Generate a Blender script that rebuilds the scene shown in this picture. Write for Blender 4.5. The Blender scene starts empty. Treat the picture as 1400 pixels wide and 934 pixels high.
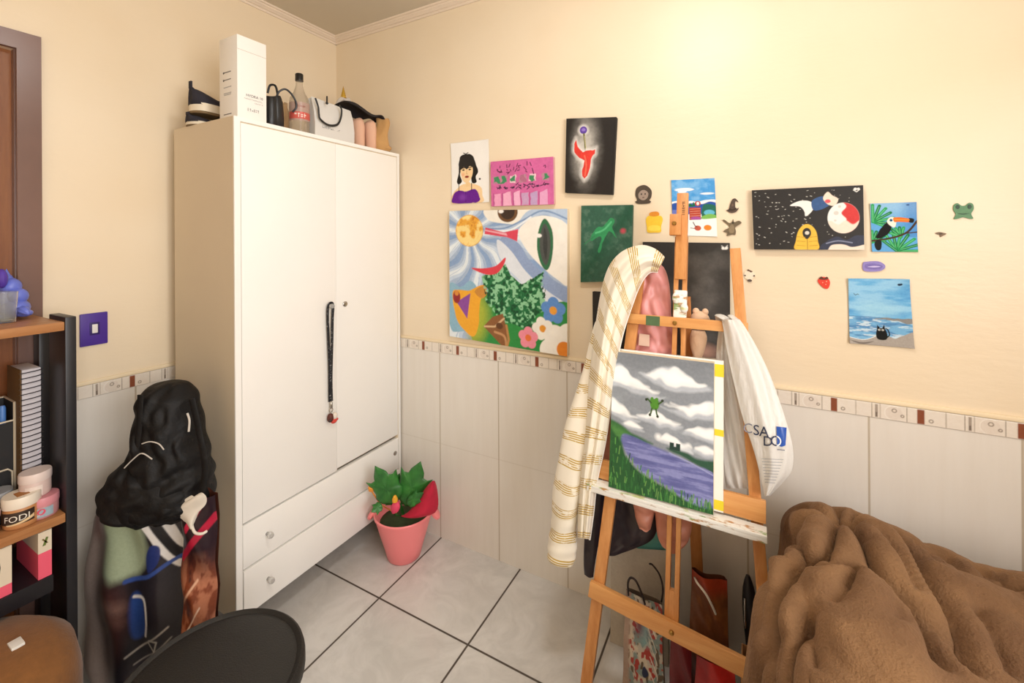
import bpy, bmesh, math, random
import numpy as np
from mathutils import Vector, Matrix
random.seed(7); rng = np.random.default_rng(7)
sc = bpy.context.scene
COL = sc.collection
PI = math.pi
# ------------------------------------------------------------------ camera
F_PX, CX, CY, CZ = 600.4, 2.119, -1.765, 1.5
YAW, ROLL, HOR = 0.4974, -0.0054, 467 - 141.85
fw = Vector((-math.sin(YAW), math.cos(YAW), 0))
r0 = Vector((math.cos(YAW), math.sin(YAW), 0)); u0 = Vector((0, 0, 1))
rt = r0*math.cos(ROLL) + u0*math.sin(ROLL); up = -r0*math.sin(ROLL) + u0*math.cos(ROLL)
CAM = Vector((CX, CY, CZ))
cd = bpy.data.cameras.new('camera'); co = bpy.data.objects.new('camera', cd); COL.objects.link(co)
cd.sensor_width = 36; cd.lens = F_PX*36/1400; cd.shift_y = -141.85/1400; cd.clip_start = .02
co.matrix_world = Matrix(((rt.x, up.x, -fw.x, CX), (rt.y, up.y, -fw.y, CY), (rt.z, up.z, -fw.z, CZ), (0, 0, 0, 1)))
sc.camera = co

def at(px, py, axis, val):
    """point of the room seen at photo pixel px,py on the plane axis=val"""
    d = fw + rt*((px-700)/F_PX) + up*((HOR-py)/F_PX)
    return CAM + d*((val-CAM[axis])/d[axis])

def lin(c):
    c = c/255 if c > 1 or isinstance(c, int) else c
    return c/12.92 if c <= .04045 else ((c+.055)/1.055)**2.4
def H(h):
    if isinstance(h, str):
        h = h.lstrip('#'); return tuple(lin(int(h[i:i+2], 16)) for i in (0, 2, 4))
    return tuple(lin(int(v)) for v in h)

# ------------------------------------------------------------------ materials
class NT:
    def __init__(s, name):
        s.m = bpy.data.materials.new(name); s.m.use_nodes = True
        s.t = s.m.node_tree; s.b = s.t.nodes['Principled BSDF']; s.out = s.t.nodes['Material Output']
    def n(s, t, **k):
        x = s.t.nodes.new(t)
        for a, v in k.items():
            if a.startswith('i_'): x.inputs[a[2:].replace('_', ' ')].default_value = v
            else: setattr(x, a, v)
        return x
    def l(s, a, b): s.t.links.new(a, b)
    def math(s, op, a, b=None, c=None):
        x = s.n('ShaderNodeMath', operation=op)
        for i, v in enumerate((a, b, c)):
            if v is None: continue
            if isinstance(v, (int, float)): x.inputs[i].default_value = v
            else: s.l(v, x.inputs[i])
        return x.outputs[0]
    def mix(s, f, a, b, mode='MIX'):
        x = s.n('ShaderNodeMix', data_type='RGBA', blend_type=mode)
        for i, v in ((0, f), (6, a), (7, b)):
            if isinstance(v, (int, float)): x.inputs[i].default_value = v
            elif isinstance(v, tuple): x.inputs[i].default_value = (*v[:3], 1)
            else: s.l(v, x.inputs[i])
        return x.outputs[2]
    def coord(s, which='Object'): return s.n('ShaderNodeTexCoord').outputs[which]
    def noise(s, scale, detail=4, rough=.55, vec=None, out=0):
        x = s.n('ShaderNodeTexNoise'); x.inputs['Scale'].default_value = scale; x.inputs['Detail'].default_value = detail
        x.inputs['Roughness'].default_value = rough
        s.l(vec if vec is not None else s.coord(), x.inputs['Vector']); return x.outputs[out]
    def ramp(s, f, p0, p1):
        x = s.n('ShaderNodeMapRange'); x.inputs[1].default_value = p0; x.inputs[2].default_value = p1
        x.clamp = True; s.l(f, x.inputs[0]); return x.outputs[0]
    def bump(s, h, strength=.2, dist=.01):
        x = s.n('ShaderNodeBump'); x.inputs['Strength'].default_value = strength; x.inputs['Distance'].default_value = dist
        s.l(h, x.inputs['Height']); s.l(x.outputs[0], s.b.inputs['Normal'])
    def set(s, **k):
        for a, v in k.items():
            a = a.replace('_', ' ')
            i = s.b.inputs[a]
            if isinstance(v, (int, float)): i.default_value = v
            elif isinstance(v, tuple): i.default_value = (*v[:3], 1)
            else: s.l(v, i)

def mat(name, col, rough=.5, metal=0, var=.12, scale=12, bump=0, bscale=60, spec=.5, sheen=0, dist=.004, **k):
    t = NT(name); c = H(col)
    nz = t.noise(scale)
    d = tuple(v*(1-var) for v in c); li = tuple(min(1, v*(1+var*.6)) for v in c)
    t.set(Base_Color=t.mix(nz, d, li), Roughness=rough, Metallic=metal)
    t.b.inputs['Specular IOR Level'].default_value = spec
    if sheen: t.b.inputs['Sheen Weight'].default_value = sheen; t.b.inputs['Sheen Roughness'].default_value = .4
    if bump: t.bump(t.noise(bscale), bump, dist)
    for a, v in k.items(): t.b.inputs[a.replace('_', ' ')].default_value = v
    return t.m

def paint_mat(name, rough=.5, bump=.15, bscale=120, spec=.4):
    t = NT(name); a = t.n('ShaderNodeAttribute', attribute_name='Col')
    nz = t.noise(bscale, 3); nz2 = t.ramp(nz, .2, .8)
    t.set(Base_Color=t.mix(.16, a.outputs['Color'], t.mix(nz2, (0.0, 0.0, 0.0), (1., 1., 1.)), 'SOFT_LIGHT'), Roughness=rough)
    t.b.inputs['Specular IOR Level'].default_value = spec
    if bump: t.bump(nz, bump, .002)
    return t.m

def wood(name, c0, c1, axis=0, rough=.45, stretch=14, scale=3.5):
    t = NT(name)
    mp = t.n('ShaderNodeMapping'); t.l(t.coord(), mp.inputs[0])
    s = [stretch]*3; s[axis] = 1.0; mp.inputs['Scale'].default_value = s
    nz = t.noise(scale, 5, .6, mp.outputs[0]); fine = t.noise(scale*6, 3, .6, mp.outputs[0])
    f = t.ramp(t.math('ADD', t.math('MULTIPLY', nz, .75), t.math('MULTIPLY', fine, .25)), .3, .7)
    t.set(Base_Color=t.mix(f, H(c0), H(c1)), Roughness=rough); t.bump(fine, .08, .002)
    return t.m

# ------------------------------------------------------------------ meshes
ORG = {}
XF = [1.0, Vector((0, 0, 0))]          # size and place of the wardrobe group (similarity), identity elsewhere
def xf(p): return Vector(p)*XF[0]+XF[1]
class M:
    def __init__(s): s.v = []; s.f = []; s.c = []; s.uv = None; s.hascol = False
    def add(s, vs, fs, col=None):
        o = len(s.v); s.v += [tuple(v) for v in vs]; s.f += [tuple(i+o for i in f) for f in fs]
        if col is not None: s.hascol = True; col = H(col) if not (isinstance(col, tuple) and isinstance(col[0], float)) else col
        s.c += [col or (.8, .8, .8)]*len(fs); return s
    def box(s, a, b, bev=0, col=None):
        x0, x1 = sorted((a[0], b[0])); y0, y1 = sorted((a[1], b[1])); z0, z1 = sorted((a[2], b[2]))
        if bev <= 0:
            vs = [(x, y, z) for z in (z0, z1) for y in (y0, y1) for x in (x0, x1)]
            return s.add(vs, [(0, 2, 3, 1), (4, 5, 7, 6), (0, 1, 5, 4), (2, 6, 7, 3), (0, 4, 6, 2), (1, 3, 7, 5)], col)
        bm = bmesh.new(); bmesh.ops.create_cube(bm, size=1)
        for v in bm.verts: v.co = Vector(((x0+x1)/2+v.co.x*(x1-x0), (y0+y1)/2+v.co.y*(y1-y0), (z0+z1)/2+v.co.z*(z1-z0)))
        bev = min(bev, .45*min(x1-x0, y1-y0, z1-z0))
        bmesh.ops.bevel(bm, geom=bm.edges[:], offset=bev, segments=2, affect='EDGES', profile=.6)
        return s.bm(bm, col)
    def bm(s, bm, col=None, mtx=None):
        bm.verts.index_update()
        s.add([(mtx @ v.co if mtx else v.co.copy()) for v in bm.verts], [[v.index for v in f.verts] for f in bm.faces], col); bm.free(); return s
    def bar(s, a, b, w, d, up=(0, 1, 0), bev=.002, col=None):
        """rectangular bar from a to b; w across, d along the up vector"""
        a, b = Vector(a), Vector(b); z = (b-a).normalized(); y = Vector(up); y = (y-z*y.dot(z)).normalized(); x = y.cross(z)
        bm = bmesh.new(); bmesh.ops.create_cube(bm, size=1); L = (b-a).length
        for v in bm.verts: v.co = Vector((v.co.x*w, v.co.y*d, v.co.z*L))
        if bev: bmesh.ops.bevel(bm, geom=bm.edges[:], offset=bev, segments=2, affect='EDGES', profile=.6)
        m = Matrix.Translation((a+b)/2) @ Matrix((x, y, z)).transposed().to_4x4()
        return s.bm(bm, col, m)
    def tube(s, pts, rad, n=8, cap=True, col=None, flat=None):
        pts = [Vector(p) for p in pts]; k = len(pts)
        rad = rad if isinstance(rad, (list, tuple)) else [rad]*k
        nrm = None; vs = []
        for i, p in enumerate(pts):
            t = (pts[min(i+1, k-1)]-pts[max(i-1, 0)]).normalized()
            if nrm is None: nrm = t.orthogonal() if flat is None else Vector(flat)
            nrm = (nrm-t*nrm.dot(t)).normalized(); b = t.cross(nrm)
            r = rad[i]; ra, rb = (r if isinstance(r, (tuple, list)) else (r, r))
            for j in range(n):
                a = 2*PI*j/n; vs.append(p+nrm*(math.cos(a)*ra)+b*(math.sin(a)*rb))
        fs = [(i*n+j, i*n+(j+1) % n, (i+1)*n+(j+1) % n, (i+1)*n+j) for i in range(k-1) for j in range(n)]
        if cap: fs += [tuple(range(n-1, -1, -1)), tuple((k-1)*n+j for j in range(n))]
        return s.add(vs, fs, col)
    def lathe(s, prof, c=(0, 0, 0), n=24, col=None, sx=1, sy=1, mtx=None):
        vs = []; c = Vector(c)
        for r, z in prof:
            for j in range(n):
                a = 2*PI*j/n; p = Vector((r*math.cos(a)*sx, r*math.sin(a)*sy, z)); vs.append((mtx @ p if mtx else p)+c)
        fs = [(i*n+j, i*n+(j+1) % n, (i+1)*n+(j+1) % n, (i+1)*n+j) for i in range(len(prof)-1) for j in range(n)]
        if prof[0][0] > 1e-6: fs.append(tuple(range(n-1, -1, -1)))
        if prof[-1][0] > 1e-6: fs.append(tuple((len(prof)-1)*n+j for j in range(n)))
        return s.add(vs, fs, col)
    def ball(s, c, r, col=None, n=12, mtx=None):
        r = r if isinstance(r, (tuple, list)) else (r, r, r)
        vs = []; m = n//2+1
        for i in range(m+1):
            p = PI*i/m
            for j in range(n):
                a = 2*PI*j/n; q = Vector((r[0]*math.sin(p)*math.cos(a), r[1]*math.sin(p)*math.sin(a), -r[2]*math.cos(p)))
                vs.append((mtx @ q if mtx else q)+Vector(c))
        fs = [(i*n+j, i*n+(j+1) % n, (i+1)*n+(j+1) % n, (i+1)*n+j) for i in range(m) for j in range(n)]
        return s.add(vs, fs, col)
    def prism(s, pts2, fn, d0, d1, col=None):
        """extrude outline pts2 (a,b); fn(a,b,d) gives the point"""
        k = len(pts2); vs = [fn(a, b, d0) for a, b in pts2]+[fn(a, b, d1) for a, b in pts2]
        fs = [tuple(range(k-1, -1, -1)), tuple(range(k, 2*k))]+[(i, (i+1) % k, k+(i+1) % k, k+i) for i in range(k)]
        return s.add(vs, fs, col)
    def grid(s, P, col=None, closed=False):
        """P[i][j] rows of points"""
        n = len(P); m = len(P[0]); vs = [p for row in P for p in row]; mm = m if closed else m-1
        return s.add(vs, [(i*m+j, i*m+(j+1) % m, (i+1)*m+(j+1) % m, (i+1)*m+j) for i in range(n-1) for j in range(mm)], col)
    def build(s, name, material, parent=None, loc=None, smooth=True, sub=0, solid=0, fix=True, angle=40):
        if parent is not None: org = ORG[parent]
        else: org = xf(loc) if loc is not None else Vector((0, 0, 0))
        me = bpy.data.meshes.new(name); me.from_pydata([xf(v)-org for v in s.v], [], s.f); me.validate(clean_customdata=False)
        if s.hascol:
            ca = me.color_attributes.new('Col', 'FLOAT_COLOR', 'CORNER'); k = 0
            buf = np.ones((len(me.loops), 4), np.float32)
            if len(me.polygons) == len(s.c):
                for p, c in zip(me.polygons, s.c): buf[p.loop_start:p.loop_start+p.loop_total, :3] = c
            ca.data.foreach_set('color', buf.ravel())
        if s.uv:
            ul = me.uv_layers.new(name='UVMap'); vi = np.zeros(len(me.loops), np.int32); me.loops.foreach_get('vertex_index', vi)
            ul.data.foreach_set('uv', np.array(s.uv, np.float32)[vi].ravel())
        if fix:
            b = bmesh.new(); b.from_mesh(me); bmesh.ops.recalc_face_normals(b, faces=b.faces[:]); b.to_mesh(me); b.free()
        me.materials.append(material)
        o = bpy.data.objects.new(name, me); COL.objects.link(o)
        if smooth:
            me.polygons.foreach_set('use_smooth', [True]*len(me.polygons))
            if angle and not sub: me.set_sharp_from_angle(angle=math.radians(angle))
        if solid: md = o.modifiers.new('solid', 'SOLIDIFY'); md.thickness = solid; md.offset = 0
        if sub: md = o.modifiers.new('sub', 'SUBSURF'); md.levels = sub; md.render_levels = sub
        if parent is not None: o.parent = parent
        else: o.location = org
        ORG[o] = org
        return o

def tag(o, label, cat, group=None):
    o['label'] = label; o['category'] = cat
    if group: o['group'] = group
    return o
def thing(name, label, cat, loc, group=None):
    loc = xf(loc)
    o = bpy.data.objects.new(name, None); COL.objects.link(o); o.location = loc; o.empty_display_size = .05
    ORG[o] = Vector(loc); return tag(o, label, cat, group)
def struct(o): o['kind'] = 'structure'; return o
def catmull(pts, n=6, closed=False):
    pts = [np.array(p, float) for p in pts]; out = []; k = len(pts)
    for i in range(k if closed else k-1):
        if closed: p0, p1, p2, p3 = pts[i-1], pts[i], pts[(i+1) % k], pts[(i+2) % k]
        else: p0, p1, p2, p3 = pts[max(i-1, 0)], pts[i], pts[i+1], pts[min(i+2, k-1)]
        for j in range(n):
            t = j/n
            out.append(.5*((2*p1)+(-p0+p2)*t+(2*p0-5*p1+4*p2-p3)*t*t+(-p0+3*p1-3*p2+p3)*t**3))
    if not closed: out.append(pts[-1])
    return [tuple(p) for p in out]

_TX = {}
def text_geo(s, size=1.0):
    if s not in _TX:
        cu = bpy.data.curves.new('t', 'FONT'); cu.body = s; cu.size = 1; cu.resolution_u = 3
        ob = bpy.data.objects.new('t', cu); COL.objects.link(ob)
        dg = bpy.context.evaluated_depsgraph_get(); me = bpy.data.meshes.new_from_object(ob.evaluated_get(dg))
        _TX[s] = ([(v.co.x, v.co.y) for v in me.vertices], [tuple(p.vertices) for p in me.polygons])
        bpy.data.objects.remove(ob); bpy.data.meshes.remove(me); bpy.data.curves.remove(cu)
    vs, fs = _TX[s]; return [(a*size, b*size) for a, b in vs], fs
def add_text(m, s, size, fn, col, center=True):
    vs, fs = text_geo(s, size); w = max(v[0] for v in vs); x0 = min(v[0] for v in vs)
    dx = -(w+x0)/2 if center else 0
    m.add([fn(a+dx, b) for a, b in vs], fs, col)

def scribble(m, L, hgt, n, fn, col, seed=1):
    """a row of n illegible letter-like marks, L long and hgt high"""
    r = random.Random(seed); col = H(col) if isinstance(col, str) else col; w = L/n
    for k in range(n):
        x = k*w-L/2
        for _ in range(2):
            if r.random() < .5: a, b, c, d = x+r.uniform(0, .5)*w, 0, w*.22, hgt
            else: a, b, c, d = x+.05*w, r.uniform(0, .8)*hgt, w*.7, hgt*.22
            m.add([fn(a, b), fn(a+c, b), fn(a+c, b+d), fn(a, b+d)], [(0, 1, 2, 3)], col)

# ------------------------------------------------------------------ painter: colours of a hand-painted surface, on a fine vertex grid
def vnoise(x, y, seed=0):
    r = np.random.default_rng(seed).random((64, 64)); xi = np.floor(x).astype(int); yi = np.floor(y).astype(int)
    fx = x-xi; fy = y-yi; fx = fx*fx*(3-2*fx); fy = fy*fy*(3-2*fy); g = lambda a, b: r[a % 64, b % 64]
    return (g(xi, yi)*(1-fx)+g(xi+1, yi)*fx)*(1-fy)+(g(xi, yi+1)*(1-fx)+g(xi+1, yi+1)*fx)*fy
def fbm(x, y, seed=0, o=4): return sum(vnoise(x*2**i, y*2**i, seed+i)*.5**i for i in range(o))/(2-.5**(o-1))
class Art:
    def __init__(s, w, h, nu, bg):
        s.w, s.h = w, h; s.nu = nu; s.nv = max(4, int(nu*h/w))
        s.U, s.V = np.meshgrid(np.linspace(0, 1, s.nu), np.linspace(0, 1, s.nv))
        s.X, s.Y = s.U*w, s.V*h; s.px = w/s.nu
        s.c = np.ones((s.nv, s.nu, 3))*np.array(H(bg))
    def put(s, a, col):
        col = np.array(H(col)) if not isinstance(col, np.ndarray) else col
        a = np.clip(a, 0, 1)[..., None]; s.c = s.c*(1-a)+col*a; return s
    def sd(s, d, col, soft=None): e = soft or s.px*.7; return s.put(.5-d/(2*e), col)
    def ell(s, u, v, ru, rv=None, col='000000', soft=None, rot=0):
        rv = rv or ru*s.w/s.h; dx = (s.U-u)*s.w; dy = (s.V-v)*s.h; c, n = math.cos(rot), math.sin(rot)
        a, b = dx*c+dy*n, -dx*n+dy*c; A, B = ru*s.w, rv*s.h
        return s.sd((np.sqrt((a/A)**2+(b/B)**2)-1)*min(A, B), col, soft)
    def poly(s, pts, col, soft=None, warp=0, seed=3):
        P = np.array(pts, float)*np.array([s.w, s.h]); X, Y = s.X, s.Y
        if warp: X = X+(vnoise(s.U*14, s.V*14, seed)-.5)*warp*s.w; Y = Y+(vnoise(s.U*14, s.V*14, seed+1)-.5)*warp*s.w
        d = np.full(X.shape, 1e9); ins = np.zeros(X.shape, bool); n = len(P)
        for i in range(n):
            a, b = P[i], P[(i+1) % n]; e = b-a; t = np.clip(((X-a[0])*e[0]+(Y-a[1])*e[1])/(e@e+1e-12), 0, 1)
            d = np.minimum(d, np.hypot(X-a[0]-t*e[0], Y-a[1]-t*e[1]))
            if abs(e[1]) > 1e-12: ins ^= ((a[1] > Y) != (b[1] > Y)) & (X < e[0]*(Y-a[1])/e[1]+a[0])
        return s.sd(np.where(ins, -d, d), col, soft)
    def smooth(s, pts, col, soft=None, warp=0): return s.poly(catmull(pts, 5, True), col, soft, warp)
    def line(s, pts, wd, col, soft=None, sm=False):
        if sm: pts = catmull(pts, 5)
        P = np.array(pts, float)*np.array([s.w, s.h]); d = np.full(s.X.shape, 1e9)
        for a, b in zip(P[:-1], P[1:]):
            e = b-a; t = np.clip(((s.X-a[0])*e[0]+(s.Y-a[1])*e[1])/(e@e+1e-12), 0, 1)
            d = np.minimum(d, np.hypot(s.X-a[0]-t*e[0], s.Y-a[1]-t*e[1]))
        return s.sd(d-wd*s.w/2, col, soft)
    def mottle(s, amt, fu=12, fv=12, seed=1): s.c = np.clip(s.c*(1+amt*2*(fbm(s.U*fu, s.V*fv, seed)-.5))[..., None], 0, 1); return s
    def build(s, name, material, fn, parent=None, loc=None, solid=0):
        """fn(u,v)->point"""
        me = bpy.data.meshes.new(name)
        org = ORG[parent] if parent is not None else Vector(loc)
        vs = [Vector(fn(s.U[i, j], s.V[i, j]))-org for i in range(s.nv) for j in range(s.nu)]
        fs = [(i*s.nu+j, i*s.nu+j+1, (i+1)*s.nu+j+1, (i+1)*s.nu+j) for i in range(s.nv-1) for j in range(s.nu-1)]
        me.from_pydata(vs, [], fs)
        ca = me.color_attributes.new('Col', 'FLOAT_COLOR', 'POINT'); buf = np.ones((s.nu*s.nv, 4), np.float32); buf[:, :3] = s.c.reshape(-1, 3)
        ca.data.foreach_set('color', buf.ravel()); me.materials.append(material); me.polygons.foreach_set('use_smooth', [True]*len(fs))
        o = bpy.data.objects.new(name, me); COL.objects.link(o)
        if solid: md = o.modifiers.new('solid', 'SOLIDIFY'); md.thickness = solid; md.offset = -1
        if parent is not None: o.parent = parent
        else: o.location = org
        ORG[o] = org; return o
# ------------------------------------------------------------------ shared materials
def wall_paint():
    t = NT('cream_wall_paint'); co_ = t.coord()
    n1 = t.noise(1.1, 3, .6, co_); n2 = t.noise(9, 5, .65, co_)
    base = t.mix(t.ramp(n1, .35, .65), H('#ECD9BB'), H('#F1E1C7'))
    sp = t.ramp(n2, .70, .78)                                     # worn, patched spots
    base = t.mix(t.math('MULTIPLY', sp, .22), base, H('#FAF0DF'))
    t.set(Base_Color=base, Roughness=.38); t.b.inputs['Specular IOR Level'].default_value = .35
    mp = t.n('ShaderNodeMapping'); mp.inputs['Scale'].default_value = (3, 3, 9); t.l(co_, mp.inputs[0])
    t.bump(t.math('ADD', t.math('MULTIPLY', t.noise(3.5, 4, .6, mp.outputs[0]), .7), t.math('MULTIPLY', t.noise(70, 3), .12)), .13, .012)
    return t.m
MW = wall_paint()
def tile_wall(name, axis, off, step):
    t = NT(name); co_ = t.coord(); sx = t.n('ShaderNodeSeparateXYZ'); t.l(co_, sx.inputs[0])
    def joint(o, off, step, w):
        f = t.math('FRACT', t.math('ADD', t.math('DIVIDE', t.math('SUBTRACT', o, off), step), 50.5))
        return t.math('SUBTRACT', 1, t.ramp(t.math('ABSOLUTE', t.math('SUBTRACT', f, .5)), w/step*.5, w/step*1.1))
    j = t.math('MAXIMUM', joint(sx.outputs[axis], off, step, .0035), t.math('MULTIPLY', joint(sx.outputs[2], .47, 5.0, .003), .22))
    mp = t.n('ShaderNodeMapping'); mp.inputs['Scale'].default_value = (9, 9, .8); t.l(co_, mp.inputs[0])
    v = t.noise(3, 4, .6, mp.outputs[0])
    base = t.mix(t.ramp(v, .3, .7), H('#E6DFD5'), H('#EAE4DB'))
    t.set(Base_Color=t.mix(j, base, H('#C2B5A2')), Roughness=.3); t.b.inputs['Specular IOR Level'].default_value = .4
    t.bump(j, -.3, .003); return t.m
def floor_mat():
    t = NT('marbled_floor_tile'); co_ = t.coord(); sx = t.n('ShaderNodeSeparateXYZ'); t.l(co_, sx.inputs[0])
    def joint(o, off, step, w):
        f = t.math('FRACT', t.math('ADD', t.math('DIVIDE', t.math('SUBTRACT', o, off), step), 50.5))
        return t.math('SUBTRACT', 1, t.ramp(t.math('ABSOLUTE', t.math('SUBTRACT', f, .5)), w/step*.5, w/step*.9))
    j = t.math('MAXIMUM', joint(sx.outputs[0], .7515, .445, .0055), joint(sx.outputs[1], -.4235, .445, .0055))
    w = t.n('ShaderNodeVectorMath', operation='ADD'); t.l(co_, w.inputs[0])
    nz = t.n('ShaderNodeTexNoise'); nz.inputs['Scale'].default_value = 3; t.l(co_, nz.inputs['Vector'])
    sc_ = t.n('ShaderNodeVectorMath', operation='SCALE'); sc_.inputs['Scale'].default_value = .5; t.l(nz.outputs[1], sc_.inputs[0]); t.l(sc_.outputs[0], w.inputs[1])
    v = t.noise(7, 6, .65, w.outputs[0]); v2 = t.noise(2.5, 3, .5, co_)
    base = t.mix(t.ramp(v, .38, .62), H('#CBC8C4'), H('#DBD8D4')); base = t.mix(t.math('MULTIPLY', t.ramp(v2, .5, .75), .35), base, H('#C9C2BA'))
    t.set(Base_Color=t.mix(j, base, H('#4E443C')), Roughness=t.math('ADD', t.math('MULTIPLY', j, .5), .22))
    t.bump(j, -.35, .003); return t.m
PAINT = paint_mat('acrylic_paint', .5); PAINT_GLOSS = paint_mat('glossy_print', .3, 0); PAPERP = paint_mat('painted_paper', .75, .1, 200, .2)
WHITE = mat('white_plastic', '#EDEBE6', .4, var=.03); BLACKP = mat('black_plastic', '#151515', .35, var=.2)
STEEL = mat('steel', '#B9B5AE', .25, 1.0, var=.08)

# ------------------------------------------------------------------ the room shell
RX, RY, RZ = 3.35, -3.0, 2.664
DY0, DY1, DZ = -2.08, -1.276, 2.128          # door opening in the left wall
struct(M().box((-.15, RY-.15, -.12), (RX+.15, .15, 0)).build('floor', floor_mat(), smooth=False))
struct(M().box((-.15, RY-.15, RZ), (RX+.15, .15, RZ+.1)).build('ceiling', mat('ceiling_paint', '#D6CBB8', .8, var=.04, scale=3), smooth=False))
struct(M().box((-.15, 0, 0), (RX+.15, .12, RZ)).build('wall_back', MW, smooth=False))
m = M().box((-.12, DY1, 0), (0, 0, RZ)).box((-.12, RY, 0), (0, DY0, RZ)).box((-.12, DY0, DZ), (0, DY1, RZ))
struct(m.build('wall_left', MW, smooth=False))
struct(M().box((0, RY-.12, 0), (RX, RY, RZ)).build('wall_front', MW, smooth=False))
m = M().box((RX, RY, 0), (RX+.12, 0, 1.0)).box((RX, RY, 2.25), (RX+.12, 0, RZ)).box((RX, RY, 1.0), (RX+.12, -2.6, 2.25)).box((RX, -1.1, 1.0), (RX+.12, 0, 2.25))
struct(m.build('wall_right', MW, smooth=False))
TZ = .927
struct(M().box((0, -.004, 0), (RX, 0, TZ)).build('trim_1', tile_wall('white_wall_tile', 0, .747, .3398), smooth=False))
struct(M().box((0, -1.2, 0), (.004, -.004, TZ)).build('trim_2', tile_wall('white_wall_tile_side', 1, -.62, .3398), smooth=False))

def border_art(length, first):
    a = Art(length, .046, int(length/.0018), '#E9DFD2'); a.c = a.c.copy()
    per = .214; x = a.X; dark = '#8B7867'
    k0 = -1
    while first+k0*per < length+per:
        s = first+k0*per; k0 += 1
        def vl(f, w, col, v0=0., v1=1.): 
            a.put(np.clip(.5-(np.abs(x-s-f*per)-w/2)/.0018, 0, 1)*((a.V >= v0) & (a.V <= v1)), col)
        vl(0, .0018, '#8F7F6E'); vl(.052, .007, '#A5978A', .08, .95); vl(.052, .0035, '#6F6156', .1, .4); vl(.095, .0018, '#A49482')
        d = np.hypot(x-s-.25*per, a.Y-.022)
        a.put(np.clip(1-np.abs(d-.022)/.002, 0, 1)*(x < s+.3*per)*.9, '#F6EFE6')
        a.put((d < .021)*.6, '#E0D3C6')
        for f, v, r in ((.255, .66, .0052), (.345, .36, .0036), (.655, .3, .0045)):
            dd = np.hypot(x-s-f*per, a.Y-.046*v); a.put(1-np.abs(dd-r)/.0022, '#75624F')
        vl(.395, .0018, '#8F7F6E'); vl(.545, .017, '#8A4C33', .04, .98); vl(.81, .0018, '#9C8C7A')
    e = np.clip(1-np.minimum(a.V, 1-a.V)*a.h/.003, 0, 1); a.put(e*.5, '#F3EADF')
    return a
def border(name, length, first, fn, lipa, lipb):
    a = border_art(length, first); o = a.build(name, PAINT_GLOSS, fn, None, (0, 0, 0), solid=.004); struct(o)
border('trim_3', RX, .644-.545*.214, lambda u, v: (u*RX, -.0065, TZ+.0005+v*.046), 0, 0)
border('trim_4', 1.2, (1.2-.971)-.545*.214, lambda u, v: (.0065, -1.2+u*1.2, TZ+.0005+v*.046), 0, 0)
LIP = mat('cream_filler', '#F3DFBC', .5, var=.04)
struct(M().box((0, -.0075, TZ+.0475), (RX, 0, TZ+.062), .003).build('trim_5', LIP)); struct(M().box((0, -1.2, TZ+.0475), (.0075, -.008, TZ+.062), .003).build('trim_6', LIP))
# cornice: stepped plaster moulding
prof = [(0, 2.628), (.012, 2.628), (.016, 2.638), (.016, 2.648), (.030, 2.652), (.040, 2.664), (.052, 2.670), (.056, 2.682), (.070, 2.686), (.078, 2.700), (0, 2.700)]
prof = [(a*.5, 2.6285+(b-2.628)*.5) for a, b in prof]
PL = mat('plaster_cornice', '#EBDAC6', .6, var=.03)
m = M(); m.prism(prof, lambda a, b, d: (d, -a, b), 0, RX); struct(m.build('trim_7', PL, angle=25))
m = M(); m.prism(prof, lambda a, b, d: (a, d, b), RY, -.0); struct(m.build('trim_8', PL, angle=25))

# door in the left wall
FRM = mat('varnished_dark_wood', '#7A5C52', .28, var=.25, scale=6, spec=.6); LEAF = wood('brown_door_veneer', '#7A431B', '#99602F', 2, .4, 10, 2.5)
d1 = struct(M().box((-.06, DY0, .004), (-.025, DY1, DZ)).build('door_1', LEAF, loc=(-.06, (DY0+DY1)/2, .004), smooth=False))
m = M(); W_ = .057; q = .02
for (ya, yb, s) in ((DY1, DY1+W_, 1), (DY0-W_, DY0, 1)):
    inner, outer = (ya, yb) if ya == DY1 else (yb, ya)
    m.prism([(inner, .004), (outer, .004), (outer, DZ+W_), (inner, DZ)], lambda a, b, d: (d, a, b), .0, q)
m.prism([(DY0, DZ), (DY1, DZ), (DY1+W_, DZ+W_), (DY0-W_, DZ+W_)], lambda a, b, d: (d, a, b), .0, q)
m.box((-.1, DY1-.002, .004), (.0, DY1, DZ)).box((-.1, DY0, .004), (.0, DY0+.002, DZ))
m.build('door_frame', FRM, d1, smooth=False)
m = M().lathe([(.02, 0), (.022, .004), (.008, .008), (.008, .04), (.012, .044), (.012, .052), (0, .054)], (-.025, DY0+.07, 1.02), 14, mtx=Matrix.Rotation(PI/2, 4, 'Y'))
m.bar((.022, DY0+.07, 1.02), (.022, DY0+.19, 1.02), .014, .012, (1, 0, 0), .004); m.build('door_handle', STEEL, d1)
# unseen window, added so that its area light fills the room
w1 = struct(M().box((RX+.04, -2.6, 1.0), (RX+.1, -1.1, 1.05)).box((RX+.04, -2.6, 2.2), (RX+.1, -1.1, 2.25)).box((RX+.04, -2.6, 1.05), (RX+.1, -2.55, 2.2)).box((RX+.04, -1.15, 1.05), (RX+.1, -1.1, 2.2)).box((RX+.05, -1.87, 1.05), (RX+.09, -1.83, 2.2)).build('added_window_1', WHITE, smooth=False))

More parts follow.
